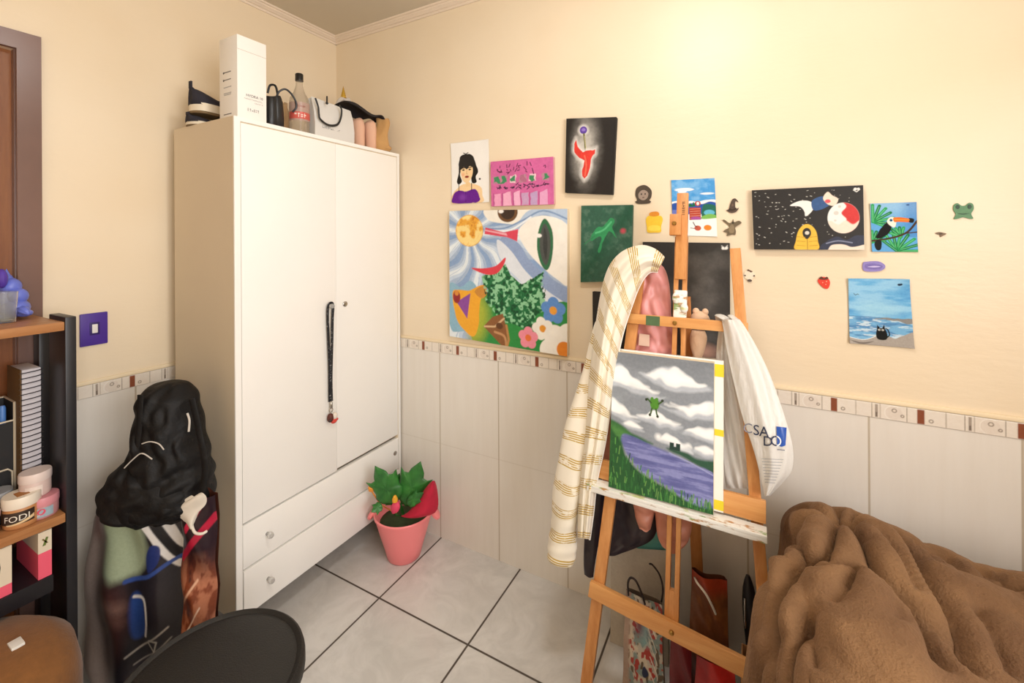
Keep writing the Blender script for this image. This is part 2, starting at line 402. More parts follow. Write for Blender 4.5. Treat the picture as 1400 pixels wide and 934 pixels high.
# ceiling lamp (out of frame above the viewer)
LX, LY = 1.90, -1.02
lamp = thing('ceiling_lamp', 'round white ceiling lamp with a glowing frosted dome', 'lamp', (LX, LY, RZ))
M().lathe([(.0, 0), (.15, 0), (.155, -.02), (.14, -.03), (0, -.03)], (LX, LY, RZ), 32).build('base', WHITE, lamp)
em = NT('lamp_glow'); em.b.inputs['Emission Color'].default_value = (1, .985, .955, 1); em.b.inputs['Emission Strength'].default_value = 56; em.b.inputs['Base Color'].default_value = (1, 1, 1, 1)
M().lathe([(.13, -.031), (.128, -.05), (.11, -.07), (.07, -.085), (0, -.09)], (LX, LY, RZ), 32).build('diffuser', em.m, lamp)
ld = bpy.data.lights.new('window_fill', 'AREA'); ld.shape = 'RECTANGLE'; ld.size = 1.4; ld.size_y = 1.15; ld.energy = 44; ld.color = (1, .99, .98)  # soft fill light added in the unseen window opening
lo = bpy.data.objects.new('window_fill', ld); COL.objects.link(lo); lo.location = (RX+.03, -1.85, 1.62); lo.rotation_euler = (PI/2, 0, PI/2)
w = bpy.data.worlds.new('world'); sc.world = w; w.use_nodes = True; w.node_tree.nodes['Background'].inputs[0].default_value = (.8, .86, 1, 1); w.node_tree.nodes['Background'].inputs[1].default_value = .5

# light switch on the left wall
PUR = mat('purple_plate', '#4A2A96', .45, var=.15)
s = M().box((.0, -1.122, 1.115), (.008, -1.044, 1.233), .004).build('light_switch', PUR, loc=(0, -1.083, 1.175))
tag(s, 'purple painted light switch plate on the cream wall beside the door', 'light switch')
M().box((.008, -1.090, 1.160), (.012, -1.074, 1.192), .002).build('rocker', WHITE, s)
M().box((.008, -1.096, 1.153), (.0095, -1.068, 1.199), .001).build('bezel', mat('dark_purple', '#2E1A66', .5), s)

# ------------------------------------------------------------------ wardrobe
KW = 1.11; XF[:] = [KW, Vector((CX, CY, CZ))*(1-KW)]
WX0, WX1, WY0, WY1, WZ0, WZ1 = .279, .655, -.947, -.188, .260, 1.900
WL = mat('white_lacquer', '#F8F5F0', .32, var=.03, scale=4); WS = mat('shaded_side_laminate', '#DCCBB0', .5, var=.06, scale=3)  # carcass tan: shade of the side away from the lamp, put into its colour
GAP = None and mat('shadow_gap', '#6F6558', .7)
wd = thing('wardrobe', 'tall white two door wardrobe with two drawers, in the corner', 'wardrobe', ((WX0+WX1)/2, (WY0+WY1)/2, 0))
T = .02
M().box((WX0, WY0, WZ0), (WX1-.004, WY0+T, WZ1)).box((WX0, WY1-T, WZ0), (WX1-.004, WY1, WZ1)).box((WX0, WY0+T, WZ1-T), (WX1-.004, WY1-T, WZ1)).box((WX0, WY0+T, WZ0), (WX1-.03, WY1-T, WZ0+T)).box((WX0, WY0+T, WZ0+T), (WX0+.006, WY1-T, WZ1-T)).box((WX0+.006, WY0+T, .556), (WX1-.03, WY1-T, .576)).build('carcass', WS, wd, smooth=False)
M().box((WX1-.004, WY0, WZ0), (WX1+.001, WY0+T, WZ1)).box((WX1-.004, WY1-.012, WZ0), (WX1+.001, WY1, WZ1)).box((WX1-.004, WY0+T, WZ1-.014), (WX1+.001, WY1-.012, WZ1)).build('edge_banding', WL, wd, smooth=False)
dy = -.551
CRY = mat('clear_acrylic', '#E8E6E2', .1, var=.02, Transmission_Weight=.6)
def knob(parent, y, z, x=WX1, name='knob'):
    M().lathe([(.006, 0), (.006, .01), (.009, .013), (.0105, .02), (.008, .026), (0, .028)], (x, y, z), 12, mtx=Matrix.Rotation(PI/2, 4, 'Y')).build(name, CRY, parent)
dl = M().box((WX1-.020, WY0+.0225, .567), (WX1, dy-.001, 1.882), .002).build('door', WL, wd)
dr = M().box((WX1-.022, dy+.001, .575), (WX1-.002, WY1-.015, 1.882), .002).build('door', WL, wd)
knob(dl, -.588, 1.235)
M().lathe([(.011, 0), (.011, .004), (.008, .006), (0, .006)], (WX1-.002, -.508, 1.232), 16, mtx=Matrix.Rotation(PI/2, 4, 'Y')).build('lock', STEEL, dr)
w1_ = M().box((WX1-.020, WY0+.0225, .416), (WX1, WY1-.015, .560), .002).build('drawer', WL, wd)
w2_ = M().box((WX1-.016, WY0+.0225, .262), (WX1+.004, WY1-.015, .411), .002).build('drawer', WL, wd)
knob(w1_, -.843, .488); knob(w2_, -.843, .335, WX1+.004); 
M().lathe([(.010, 0), (.010, .003), (.007, .005), (0, .005)], (WX1, -.226, .497), 14, mtx=Matrix.Rotation(PI/2, 4, 'Y')).build('lock', STEEL, w1_)
LEGM = mat('dark_brown_leg', '#4A2C1E', .5, var=.25)
FZ = CZ*(KW-1)/KW+.0002               # floor level in the wardrobe's own measure
for x, y in ((.60, -.875), (.60, -.26), (.33, -.875), (.33, -.26)):
    M().lathe([(.018, FZ), (.020, FZ+.02), (.030, WZ0-.01), (.032, WZ0-.0005)], (x, y, 0), 14).build('leg', LEGM, wd)

# lanyard on the wardrobe knob
ln = thing('lanyard', 'black printed lanyard with a charm hanging on the wardrobe door', 'lanyard', (WX1+.012, -.587, 1.235))
BLK = NT('printed_black_ribbon'); nz = BLK.noise(130, 2); BLK.set(Base_Color=BLK.mix(BLK.math('MULTIPLY', BLK.ramp(nz, .62, .66), .45), H('#16161B'), H('#C9C6C8')), Roughness=.6)
m = M(); y0 = -.588
pts = [(WX1+.008, y0-.004, .86), (WX1+.010, y0-.006, 1.0), (WX1+.010, y0-.010, 1.12), (WX1+.010, y0-.013, 1.2), (WX1+.012, y0-.011, 1.238), (WX1+.014, y0-.001, 1.2468), (WX1+.014, y0+.009, 1.236), (WX1+.014, y0+.006, 1.18), (WX1+.014, y0+.003, 1.08), (WX1+.012, y0, .95), (WX1+.012, y0+.002, .86)]
m.tube(catmull(pts, 6), [(.0012, .0062)]*61, 8, flat=(1, 0, 0)); m.build('strap', BLK.m, ln)
M().lathe([(.005, 0), (.007, .005), (.006, .022), (.003, .028), (.0, .03)], (WX1+.011, y0, .833), 10).tube([(WX1+.011, y0+.008*math.cos(a), .826+.009*math.sin(a)) for a in np.linspace(0, 2*PI, 15)], .0016, 6).build('clip', STEEL, ln)
m = M().ball((WX1+.014, y0-.006, .798), (.012, .013, .018), '#5A2A22').ball((WX1+.018, y0+.012, .800), (.008, .012, .014), '#E8DCD0').ball((WX1+.017, y0+.008, .782), (.009, .014, .010), '#D2473B').ball((WX1+.02, y0-.012, .79), (.006, .007, .007), '#3B2A26').ball((WX1+.02, y0+.02, .785), (.005, .006, .005), '#C94A46')
m.build('charm', PAINT, ln)

# ------------------------------------------------------------------ things on top of the wardrobe
ZT = WZ1
bx = M().box((.545, -.931, ZT+.0005), (.648, -.833, 2.172), .001).build('cardboard_box', mat('white_card', '#F5F1EB', .5, var=.02), loc=(.586, -.885, ZT))
tag(bx, 'tall slim white cosmetics box standing at the front corner on the wardrobe', 'box')
m = M()
m.box((.6482, -.931, 2.124), (.6486, -.833, 2.1255), col='#CFC7BC'); m.build('lid_seam', PAINT_GLOSS, bx, smooth=False)
m = M()
add_text(m, 'HYDRA 10', .0125, lambda a, b: (.6487, -.874+a, 1.976+b), (.05, .05, .05)); m.build('title_lettering', PAINT_GLOSS, bx, smooth=False); m = M()
scribble(m, .062, .004, 22, lambda a, b: (.6487, -.878+a, 1.966+b), (.3, .27, .25), 2)
scribble(m, .03, .004, 10, lambda a, b: (.6487, -.860+a, 1.957+b), (.4, .36, .33), 3)
scribble(m, .04, .010, 6, lambda a, b: (.6487, -.878+a, 1.928+b), (.3, .28, .27), 4); m.build('fine_lettering', PAINT_GLOSS, bx, smooth=False); m = M()
for k, (z, L, c) in enumerate(((2.055, .04, .12), (2.03, .04, .12), (2.005, .045, .4), (1.985, .045, .4), (1.98, .04, .4), (1.915, .045, .1))):
    m.box((.592-L/2, -.9314, z), (.592+L/2, -.9311, z+.003), col=(c, c, c)); 
for z in (2.056, 2.031): m.lathe([(.004, 0), (.004, .0004), (0, .0005)], (.570, -.9311, z), 10, col=(.05, .05, .05), mtx=Matrix.Rotation(PI/2, 4, 'X'))
m.build('side_lettering', PAINT_GLOSS, bx, smooth=False)

CANV = mat('navy_canvas', '#2B2933', .85, var=.25, bump=.3, bscale=400); SOLE = mat('cream_rubber', '#E9DDC6', .6, var=.05); BSOLE = mat('brown_outsole', '#7A6342', .7, var=.2)
def shoe(name, lab, loc, zs=1.0):
    """heel at local y=0, toe towards +y"""
    t = thing(name, lab, 'shoe', loc, 'canvas slip-on shoes on the wardrobe'); X, Y, Z = loc
    L = .27
    hw = lambda s: .040*(min(1, (s/.08)**.5) if s < .08 else 1)*(1-.12*math.exp(-((s-.42)/.15)**2))*(1 if s < .75 else max(.05, 1-((s-.75)/.25)**2*.95))+.002
    S = [0.0, .01, .03, .06, .1, .18, .3, .45, .6, .72, .8, .87, .93, .97, 1.0]
    def slab(z0, z1, k):
        m = M(); ring = [(-hw(s)*k, s*L) for s in S]+[(hw(s)*k, s*L) for s in reversed(S)]
        m.prism(ring, lambda a, b, d: (X+a, Y+b, Z+d+.012*max(0, (b/L-.75)/.25)**2*zs), z0, z1); return m
    slab(0, .008*zs, .97).build('outsole', BSOLE, t)
    slab(.008*zs, .036*zs, 1.03).build('midsole', SOLE, t)
    # upper: rings of a low shell open at the collar
    m = M(); P = []
    topz = lambda s: (.092-.10*s) if s < .35 else (.072 if s < .5 else .072-.028*(s-.5)/.5)
    for s in S:
        w_ = hw(s)*.98; h = (topz(s) if s > .02 else .098)*zs; row = []
        openw = .62 if .04 < s < .42 else (.3 if s <= .04 else 0.0)
        for k in range(13):
            a = PI*k/12; cx = math.cos(a); zz = math.sin(a)**.7
            row.append((X+cx*w_*(1 if abs(cx) > .0 else 1), Y+s*L, Z+.03*zs+(h-.03*zs)*zz))
        P.append(row)
    # collar opening: drop the middle faces of the heel rows
    vs = [p for r_ in P for p in r_]; fs = []
    for i in range(len(S)-1):
        for j in range(12):
            if .01 <= S[i] < .40 and 4 <= j <= 7: continue
            fs.append((i*13+j, i*13+j+1, (i+1)*13+j+1, (i+1)*13+j))
    m.add(vs, fs); m.build('upper', CANV, t, solid=.004)
    M().box((X-.008, Y-.002, Z+.085*zs), (X+.008, Y+.004, Z+.112*zs), .002).build('heel_tab', CANV, t)
    return t
shoe('canvas_shoe', 'navy canvas slip-on shoe with thick cream sole, lying on another shoe', (.402, -.952, ZT+.042))
shoe('canvas_shoe', 'flattened dark slip-on shoe underneath the navy one on the wardrobe', (.388, -.955, ZT+.0005), .42)

LEA = mat('black_leather', '#15161A', .35, var=.3, bump=.2, bscale=200)
hb = thing('handbag', 'black pleated leather handbag with looped strap beside the tall white box', 'handbag', (.58, -.78, ZT))
m = M(); P = []
for z, k in ((0, .94), (.004, 1), (.04, 1.02), (.08, .98), (.105, .93), (.115, .86), (.115, .5)):
    row = []
    for j in range(48):
        a = 2*PI*j/48; r = 1+.10*abs(math.sin(a*4))**.6
        row.append((.575+.05*k*r*math.cos(a), -.780+.045*k*r*math.sin(a), ZT+.0005+z+.006*math.sin(3*a)*(z > .05)))
    P.append(row)
m.grid(P, closed=True); m.add([(.575, -.78, ZT+.112)]+P[-1], [(0, 1+j, 1+(j+1) % 48) for j in range(48)]); m.add(P[0], [tuple(range(48))]); m.build('body', LEA, hb)
m = M(); m.tube(catmull([at(378, 132, 0, .60), at(382, 125, 0, .61), at(390, 122, 0, .62), at(398, 128, 0, .625), at(404, 138, 0, .63), at(405, 147, 0, .63), at(400, 153, 0, .62)], 6), .0035, 8); m.build('strap', LEA, hb)
m = M(); m.tube(catmull([at(366, 127, 0, .56), at(369, 117, 0, .56), at(376, 117, 0, .56), at(379, 126, 0, .56), at(379, 134, 0, .57)], 6), .004, 8); m.build('handle', LEA, hb)
pk = M().ball((.50, -.800, ZT+.075), (.03, .024, .075)).build('cloth_pouch', mat('pink_cloth', '#D9A896', .8), loc=(.50, -.80, ZT)); tag(pk, 'dusty pink cloth pouch half hidden behind the black handbag', 'pouch')

def glass(name, col, rough=.05, tr=.92):
    return mat(name, col, rough, var=.02, Transmission_Weight=tr, IOR=1.3, Alpha=.55)
bt = thing('glass_bottle', 'clear glass bottle with black cap and red label on the wardrobe', 'bottle', (.606, -.676, ZT))
M().lathe([(0, .0005), (.033, .0005), (.036, .006), (.036, .118), (.033, .135), (.020, .160), (.0125, .185), (.012, .208), (0, .208)], (.606, -.676, ZT), 24).build('body', glass('clear_bottle_glass', '#D9CFC0', tr=.75), bt)
M().lathe([(0, .203), (.0145, .203), (.0145, .228), (.012, .231), (0, .231)], (.606, -.676, ZT), 18).build('cap', BLACKP, bt)
m = M()
for z0, z1, c in ((.045, .115, '#B09488'), (.052, .078, '#C95A50')):
    r_ = .0364 if z0 == .045 else .0367
    m.grid([[(.606+r_*math.cos(a), -.676+r_*math.sin(a), ZT+z) for a in np.linspace(-1.9, .9, 18)] for z in (z0, z1)], c)
def cyl(x, y, r_, a0): return lambda a, b: (x+r_*math.cos(a0+a/r_), y+r_*math.sin(a0+a/r_), b)
scribble(m, .045, .016, 4, lambda a, b: cyl(.606, -.676, .037, -.5)(a, ZT+.057+b), '#F2DCD2', 5); scribble(m, .036, .008, 6, lambda a, b: cyl(.606, -.676, .037, -.5)(a, ZT+.095+b), '#8A3A34', 6)
m.build('paper_label', PAINT_GLOSS, bt)
jr = M().lathe([(0, .0005), (.022, .0005), (.025, .006), (.025, .09), (.018, .11), (.018, .128), (0, .128)], (.525, -.690, ZT), 18).build('glass_jar', glass('amber_glass', '#B98F5C', tr=.6), loc=(.525, -.69, ZT))
tag(jr, 'narrow amber glass jar half hidden behind the clear bottle', 'jar')

gb = thing('gift_bag', 'pale grey paper gift bag with black ribbon handle on the wardrobe', 'gift bag', (.61, -.54, ZT))
m = M(); P = []
for z, dx in ((.0005, .03), (.05, .031), (.10, .024), (.15, .008)):
    P.append([(.612+dx, -.636, ZT+z+(.005 if z > .1 else 0)), (.612+dx+.001, -.54, ZT+z), (.612+dx, -.444, ZT+z-(.005 if z > .1 else 0)), (.612, -.448, ZT+z), (.612-dx, -.444, ZT+z), (.612-dx, -.636, ZT+z), (.612, -.632, ZT+z)])
m.grid(P, closed=True); m.add(P[0], [tuple(range(7))]); m.build('bag', mat('grey_paper', '#DAD7D2', .6, var=.03), gb, angle=20)
m = M(); hp = [at(x, y, 0, .652) for x, y in ((431, 134), (435, 146), (436, 156), (438, 163), (449, 171), (461, 170.5), (466, 161), (467, 150), (464, 144))]
m.tube(catmull(hp, 5), [(.002, .0045)]*41, 8, flat=(1, 0, 0)); m.tube([at(447, 132, 0, .632), at(447, 140, 0, .650)], .003, 8); m.ball(at(447, 141, 0, .649), .0055); m.build('handle', mat('black_ribbon', '#17171A', .5), gb)
m = M(); scribble(m, .085, .011, 11, lambda a, b: (.6437, -.560+a, ZT+.036+b), (.25, .25, .25), 7); m.build('printed_lettering', PAINT_GLOSS, gb)

hn = thing('unicorn_headband', 'golden unicorn horn on a grey headband behind the gift bag', 'headband', (.50, -.485, ZT))
m = M(); c0 = at(469.5, 134, 0, .50); prf = [(.013*(1-i/22)*(1+.08*math.sin(i*1.6)), i/22*.055) for i in range(22)]+[(0, .056)]
m.lathe([(0, -.004)]+prf, c0, 14); m.build('horn', mat('gold_horn', '#C9A13A', .35, .5, var=.15), hn)
m = M(); m.tube([(.50+.0*k, c0.y+.062*math.cos(a), ZT+.012+(c0.z-ZT-.016)*math.sin(a)) for k, a in enumerate(np.linspace(0, PI, 25))], .009, 10); m.ball(c0+Vector((0, .025, -.004)), (.012, .014, .012)); m.build('band', mat('grey_plush', '#CFC6BD', .9, sheen=.3), hn)

# pink legs of soft slippers, black cap and tan boots
PINKF = mat('pale_pink_fabric', '#E4B69B', .85, var=.1, bump=.2, bscale=150); TAN = mat('tan_suede', '#C79A62', .9, var=.18, bump=.3, bscale=90, sheen=.2)
def soft(path, rads, n=18):
    m = M(); m.tube(catmull(path, 4), [tuple(r) for r in catmull(rads, 4)], n, flat=(1, 0, 0)); return m
for i, (px, x, lab) in enumerate(((491, .585, 'pale pink soft slipper on end, left one beside the gift bag'), (507, .60, 'pale pink soft slipper on end, right one beside the tan boots'))):
    b = at(px, 196, 0, x); o = soft([(x, b.y, ZT+.0012), (x, b.y, ZT+.02), (x, b.y-.002, ZT+.06), (x, b.y-.004, ZT+.10), (x, b.y-.008, ZT+.125), (x, b.y-.012, ZT+.135)], [(.02, .020), (.027, .022), (.028, .024), (.03, .026), (.026, .022), (.012, .012)]).build('slipper', PINKF, loc=(x, b.y, ZT), sub=1)
    tag(o, lab, 'slipper', 'pink slippers on the wardrobe')
cp = thing('cap', 'black cloth cap draped over the pink slippers on the wardrobe', 'cap', (.57, -.41, ZT+.13))
m = M(); cpt = [at(x, y, 0, .60) for x, y in ((468, 139), (480, 140), (492, 147), (500, 153), (508, 158), (517, 160), (521, 166))]
P = []
for i, p in enumerate(catmull(cpt, 4)):
    s = i/24; wv = .055*(1-.3*s); dn = .032*math.sin(PI*min(1, s*1.15+.12))
    P.append([(p[0]-wv*math.cos(a)-.01, p[1]+.004*math.sin(2*a), p[2]-dn*(1-math.sin(a))*1.0) for a in np.linspace(0, PI, 13)])
m.grid(P); m.build('crown', mat('black_cloth', '#1E1A1E', .85, var=.2), cp, solid=.006, sub=1)
for i, (path, lab) in enumerate(((((521, 207, .61), (519, 190, .615), (524, 172, .61), (523, 163, .60)), 'tan suede boot with slouching shaft, standing nearer the cap'),
                                 (((548, 211, .555), (545, 196, .565), (540, 182, .56), (536, 172, .555)), 'tan suede boot at the right end of the wardrobe top'))):
    m = M(); P = []
    pp = [at(a, b, 0, x) for a, b, x in path]; pp[0].z = ZT+.003
    for k, p in enumerate(catmull(pp, 5)):
        s = k/15; row = []
        for j in range(20):
            a = 2*PI*j/20; r = (.033-.009*s)*(1+.12*math.sin(3*a+2*s+i)+.06*math.sin(5*a-3*s))*(1+.08*math.sin(9*s))
            row.append((p[0]+r*1.15*math.cos(a), p[1]+r*1.02*math.sin(a), p[2]+.005*math.sin(2*a)*(s > .2)))
        P.append(row)
    m.grid(P, closed=True); m.add(P[0], [tuple(range(20))])
    t = thing('boot', lab, 'boot', (pp[0].x, pp[0].y, ZT), 'tan boots on the wardrobe'); m.build('shaft', TAN, t, sub=1, solid=.004)
    q_ = pp[0]; m = M().ball((q_.x+.012, q_.y+.012*(i*2-1)*0+.008, ZT+.0185), (.038, .030, .018)); m.build('foot', TAN, t)

XF[:] = [1.0, Vector((0, 0, 0))]
# ------------------------------------------------------------------ pictures on the back wall
EDGE = mat('raw_canvas_edge', '#E5D5B8', .8, var=.05); EDGEK = mat('black_canvas_edge', '#1B1917', .7, var=.1)
def quad(q, y):
    """q: (x,z) corners tl,tr,br,bl on the wall"""
    tl, tr, br, bl = [Vector((a, y, b)) for a, b in q]
    return lambda u, v: (bl*(1-u)+br*u)*(1-v)+(tl*(1-u)+tr*u)*v
def canvas(name, lab, q, art, edge=EDGE, thick=.018):
    cx = sum(p[0] for p in q)/4; cz = sum(p[1] for p in q)/4
    m = M(); tl, tr, br, bl = q
    vs = [Vector((a, y, b)) for y in (.0003, -thick) for a, b in (bl, br, tr, tl)]
    m.add(vs, [(3, 2, 1, 0), (4, 5, 6, 7), (0, 1, 5, 4), (1, 2, 6, 5), (2, 3, 7, 6), (3, 0, 4, 7)])
    o = m.build(name, edge, loc=(cx, 0, cz), smooth=False); md = o.modifiers.new('bevel', 'BEVEL'); md.width = .0025; md.segments = 2
    tag(o, lab, 'painting'); art.build('painted_face', PAINT, quad(q, -thick-.0008), o); return o
def sheet(name, lab, q, art, cat='painting', curl=.004, ph=0.):
    f = quad(q, -.003); cx = sum(p[0] for p in q)/4; cz = sum(p[1] for p in q)/4
    def fn(u, v):
        p = f(u, v); e = (2*abs(u-.5))**4*(2*abs(v-.5))**3
        p.y -= curl*(.9*e+.25*math.sin(5*u+ph)*math.sin(4*v+ph)**2+.25); return p
    o = art.build(name, PAPERP, fn, None, (cx, 0, cz), solid=.0012); tag(o, lab, cat); return o

# portrait on paper
a = Art(.216, .30, 130, '#F4F1EC'); a.mottle(.02)
a.smooth([(.02, .0), (.04, .17), (.18, .26), (.3, .31), (.52, .32), (.78, .25), (.82, .12), (.80, .0)], '#F3D2A2')
a.smooth([(.22, .72), (.3, .79), (.45, .80), (.58, .76), (.66, .62), (.72, .5), (.66, .42), (.68, .34), (.55, .33), (.52, .5), (.4, .66), (.24, .5), (.28, .36), (.2, .32), (.14, .36), (.2, .5)], '#26221F', warp=.02)
a.smooth([(.25, .56), (.3, .63), (.5, .63), (.58, .56), (.56, .44), (.46, .34), (.36, .34), (.28, .42)], '#F3D2A2')
a.smooth([(.2, .64), (.28, .76), (.45, .78), (.6, .72), (.62, .57), (.5, .6), (.42, .55), (.34, .59), (.25, .55)], '#2E2A27')
a.poly([(.39, .34), (.39, .27), (.5, .27), (.5, .34)], '#EFCB98')
for u in (.33, .5): a.ell(u, .545, .035, .012, '#2B1D17'); a.line([(u-.05, .575), (u+.04, .58)], .02, '#2B1D17')
a.line([(.42, .53), (.41, .48), (.44, .475)], .012, '#C99367'); a.ell(.42, .43, .055, .018, '#8E2A22'); a.ell(.32, .47, .03, .02, '#EDAA86', .006)
a.smooth([(.0, .03), (.05, .14), (.14, .21), (.3, .2), (.42, .19), (.55, .22), (.66, .21), (.74, .1), (.76, .04), (.6, .0), (.2, .0)], '#6A2390', warp=.02)
a.line([(.2, .21), (.2, .32)], .018, '#241A2B'); a.line([(.54, .21), (.54, .32)], .018, '#241A2B'); a.line([(.38, .19), (.38, .02)], .01, '#4A1468')
a.ell(.3, .1, .09, .05, '#7E3BA6', .008); a.ell(.76, .38, .025, .016, '#3F3A3A'); a.line([(.34, .82), (.4, .80), (.46, .82)], .02, '#26221F')
sheet('portrait_drawing', 'white paper with a painted dark-haired woman in a purple top', [(.823, 1.966), (1.041, 1.964), (1.043, 1.668), (.828, 1.668)], a, ph=1)

# pink canvas
a = Art(.315, .206, 190, '#D1669F'); a.mottle(.12, 14, 10)
for k, (u, w_, c) in enumerate(((.11, .11, '#EBA3C4'), (.27, .13, '#EEB0CC'), (.43, .1, '#EDB2D0'), (.56, .11, '#C7A0C4'), (.70, .11, '#BFA0C8'), (.85, .12, '#E3A4C9'))):
    a.poly([(u-w_/2, .0), (u+w_/2, .0), (u+w_/2, .29+.02*(k % 3)), (u-w_/2, .27)], c, warp=.02); a.line([(u-w_/2-.012, .02), (u-w_/2-.012, .28)], .012, '#A8457F')
for k, u in enumerate((.1, .22, .37, .53, .68, .88)):
    a.poly([(u-.055, .5), (u+.055, .51), (u+.05, .67), (u-.05, .66)], '#E7C7CF' if k in (2, 4) else '#B98597', warp=.03, seed=k)
    a.poly([(u-.04, .52), (u+.045, .54), (u+.03, .65), (u-.035, .64)], '#3F8A5E' if k != 3 else '#B06C86', warp=.06, seed=k+9)
r_ = random.Random(3)
for row, v0, n, hgt, wd in ((0, .8, 6, .13, .012), (1, .415, 8, .075, .012)):
    for k in range(n):
        u0_ = .1+k*(.84/n)
        if row == 0 and k >= 3: st = 3
        else: st = 6
        for _ in range(st):
            p = (u0_+r_.uniform(0, .09), v0+r_.uniform(-.5, .5)*hgt); q_ = (p[0]+r_.uniform(-.05, .05), p[1]+r_.uniform(-.6, .6)*hgt)
            a.line([p, q_], wd, '#4B1238' if row == 0 else '#2A1A36')
canvas('pink_canvas', 'small pink canvas with dark scribbles, green squares and pale columns', [(1.061, 1.853), (1.376, 1.848), (1.378, 1.643), (1.064, 1.646)], a, mat('pink_canvas_edge', '#D9A9A6', .7), .02)

# big surreal canvas
a = Art(.615, .62, 250, '#A9BBD3'); 
du = (a.U-.19); dv = (a.V-.845); ang = np.arctan2(dv, du); rad = np.hypot(du, dv)
wv_ = 2.6*fbm(a.U*3.2, a.V*3.2, 77, 2)
st = np.sin(ang*9+wv_*4.2+rad*5); st2 = np.sin(ang*17+wv_*7)
a.put(np.clip((st-.05)*6, 0, 1), '#C3D2E4'); a.put(np.clip((st-.70)*8, 0, 1), '#E4ECF1'); a.put(np.clip((-.62-st)*8, 0, .9), '#86A2CA'); a.put(np.clip((np.abs(st2) < .16)*1.0, 0, .5), '#8AA5CC')
a.smooth([(.36, 1.02), (.36, .93), (.5, .9), (.65, .9), (.8, .97), (.85, 1.02)], '#F1ECE0'); a.ell(.53, .985, .085, .075, '#6B4A2C'); a.ell(.53, .985, .06, .055, '#3A2A20'); a.ell(.475, .99, .022, .014, '#F4F0EA')
a.smooth([(.32, .87), (.42, .83), (.55, .84), (.7, .93), (.85, .96), (.99, .88), (1.02, .93), (1.0, 1.0), (.85, 1.01), (.7, .99), (.6, .9), (.45, .88)], '#B4C7DE'); a.line([(.34, .865), (.5, .865), (.66, .925), (.82, .99), (1.0, .93)], .012, '#7E98BE', sm=True); a.line([(.4, .845), (.56, .855), (.72, .945)], .014, '#E9EEF2', sm=True)
a.smooth([(.62, .84), (.70, .92), (.84, .955), (1.02, .86), (1.02, .50), (.92, .52), (.78, .62), (.68, .72)], '#F3EEE4')
a.poly([(.34, .87), (.33, .82), (.52, .80), (.61, .77), (.62, .86), (.5, .835)], '#D8465A'); a.poly([(.33, .855), (.52, .828), (.53, .81), (.33, .845)], '#E8A9B4')
a.smooth([(.48, .80), (.62, .76), (.72, .63), (.88, .52), (1.02, .45), (1.02, .36), (.88, .42), (.74, .52), (.62, .62), (.5, .70)], '#8FA2C6'); a.smooth([(.44, .78), (.56, .7), (.68, .56), (.84, .44), (.98, .36), (.98, .32), (.8, .36), (.62, .5), (.48, .62)], '#DDE2EA')
a.smooth([(.83, .935), (.885, .86), (.895, .74), (.875, .62), (.84, .575), (.795, .63), (.77, .74), (.785, .86)], '#2F6A45'); a.smooth([(.83, .90), (.865, .84), (.875, .74), (.86, .65), (.84, .61), (.81, .65), (.79, .74), (.80, .84)], '#4C4F4C'); a.smooth([(.83, .87), (.85, .8), (.85, .72), (.84, .65), (.82, .72), (.82, .82)], '#383A39'); a.ell(.785, .815, .022, .014, '#F4F0EA')
a.ell(.19, .845, .128, .123, '#E9A93B'); 
bl = fbm(a.U*22, a.V*22, 4); inn = (np.hypot(du/.123, dv/.118) < 1); a.put(inn*np.clip((bl-.48)*9, 0, 1), '#F6D98C'); a.put(inn*np.clip((.42-bl)*9, 0, 1), '#C97A22')
a.smooth([(.0, .42), (.1, .40), (.2, .46), (.26, .40), (.3, .2), (.28, .06), (.1, .05), (.0, .08)], '#8DB6CC', warp=.03)
a.smooth([(.24, .36), (.36, .38), (.5, .36), (.7, .36), (.86, .35), (1.03, .34), (1.03, -.03), (.5, -.03), (.24, -.02), (.2, .15)], '#2E8B41')
a.smooth([(.28, .36), (.36, .24), (.34, .1), (.28, .0), (.2, .0), (.2, .3)], '#A8B23A', .03)
a.smooth([(.03, .32), (.04, .37), (.09, .38), (.18, .38), (.3, .43), (.34, .41), (.3, .33), (.28, .18), (.25, .05), (.2, .03), (.1, .1), (.05, .2)], '#EDA92F', warp=.01); a.smooth([(.24, .38), (.33, .43), (.35, .37), (.3, .33)], '#C98A3A')
a.poly([(.07, .28), (.2, .36), (.17, .16)], '#8C4A9C'); a.ell(.07, .32, .035, .05, '#93282E'); a.ell(.07, .35, .02, .02, '#D98A3A')
a.poly([(.30, .50), (.40, .53), (.46, .555), (.51, .60), (.56, .52), (.65, .465), (.74, .51), (.82, .57), (.80, .45), (.84, .31), (.76, .25), (.72, .14), (.6, .16), (.47, .18), (.43, .27), (.34, .31), (.36, .4), (.32, .43)], '#1F6E3E', warp=.015)
lf = fbm(a.U*46, a.V*46, 9, 2); P_ = [(.30, .50), (.46, .555), (.51, .60), (.56, .52), (.65, .465), (.82, .57), (.84, .31), (.76, .25), (.72, .14), (.47, .18), (.34, .31)]
b_ = Art(.615, .62, 250, '000000'); b_.poly(P_, 'FFFFFF', warp=.015); msk = b_.c[..., 0]; a.put(msk*np.clip((lf-.52)*12, 0, 1), '#8FC79A'); a.put(msk*np.clip((.40-lf)*12, 0, 1), '#124A2A')
a.smooth([(.21, .555), (.32, .56), (.43, .585), (.51, .65), (.50, .60), (.44, .53), (.34, .515)], '#D93F4C')
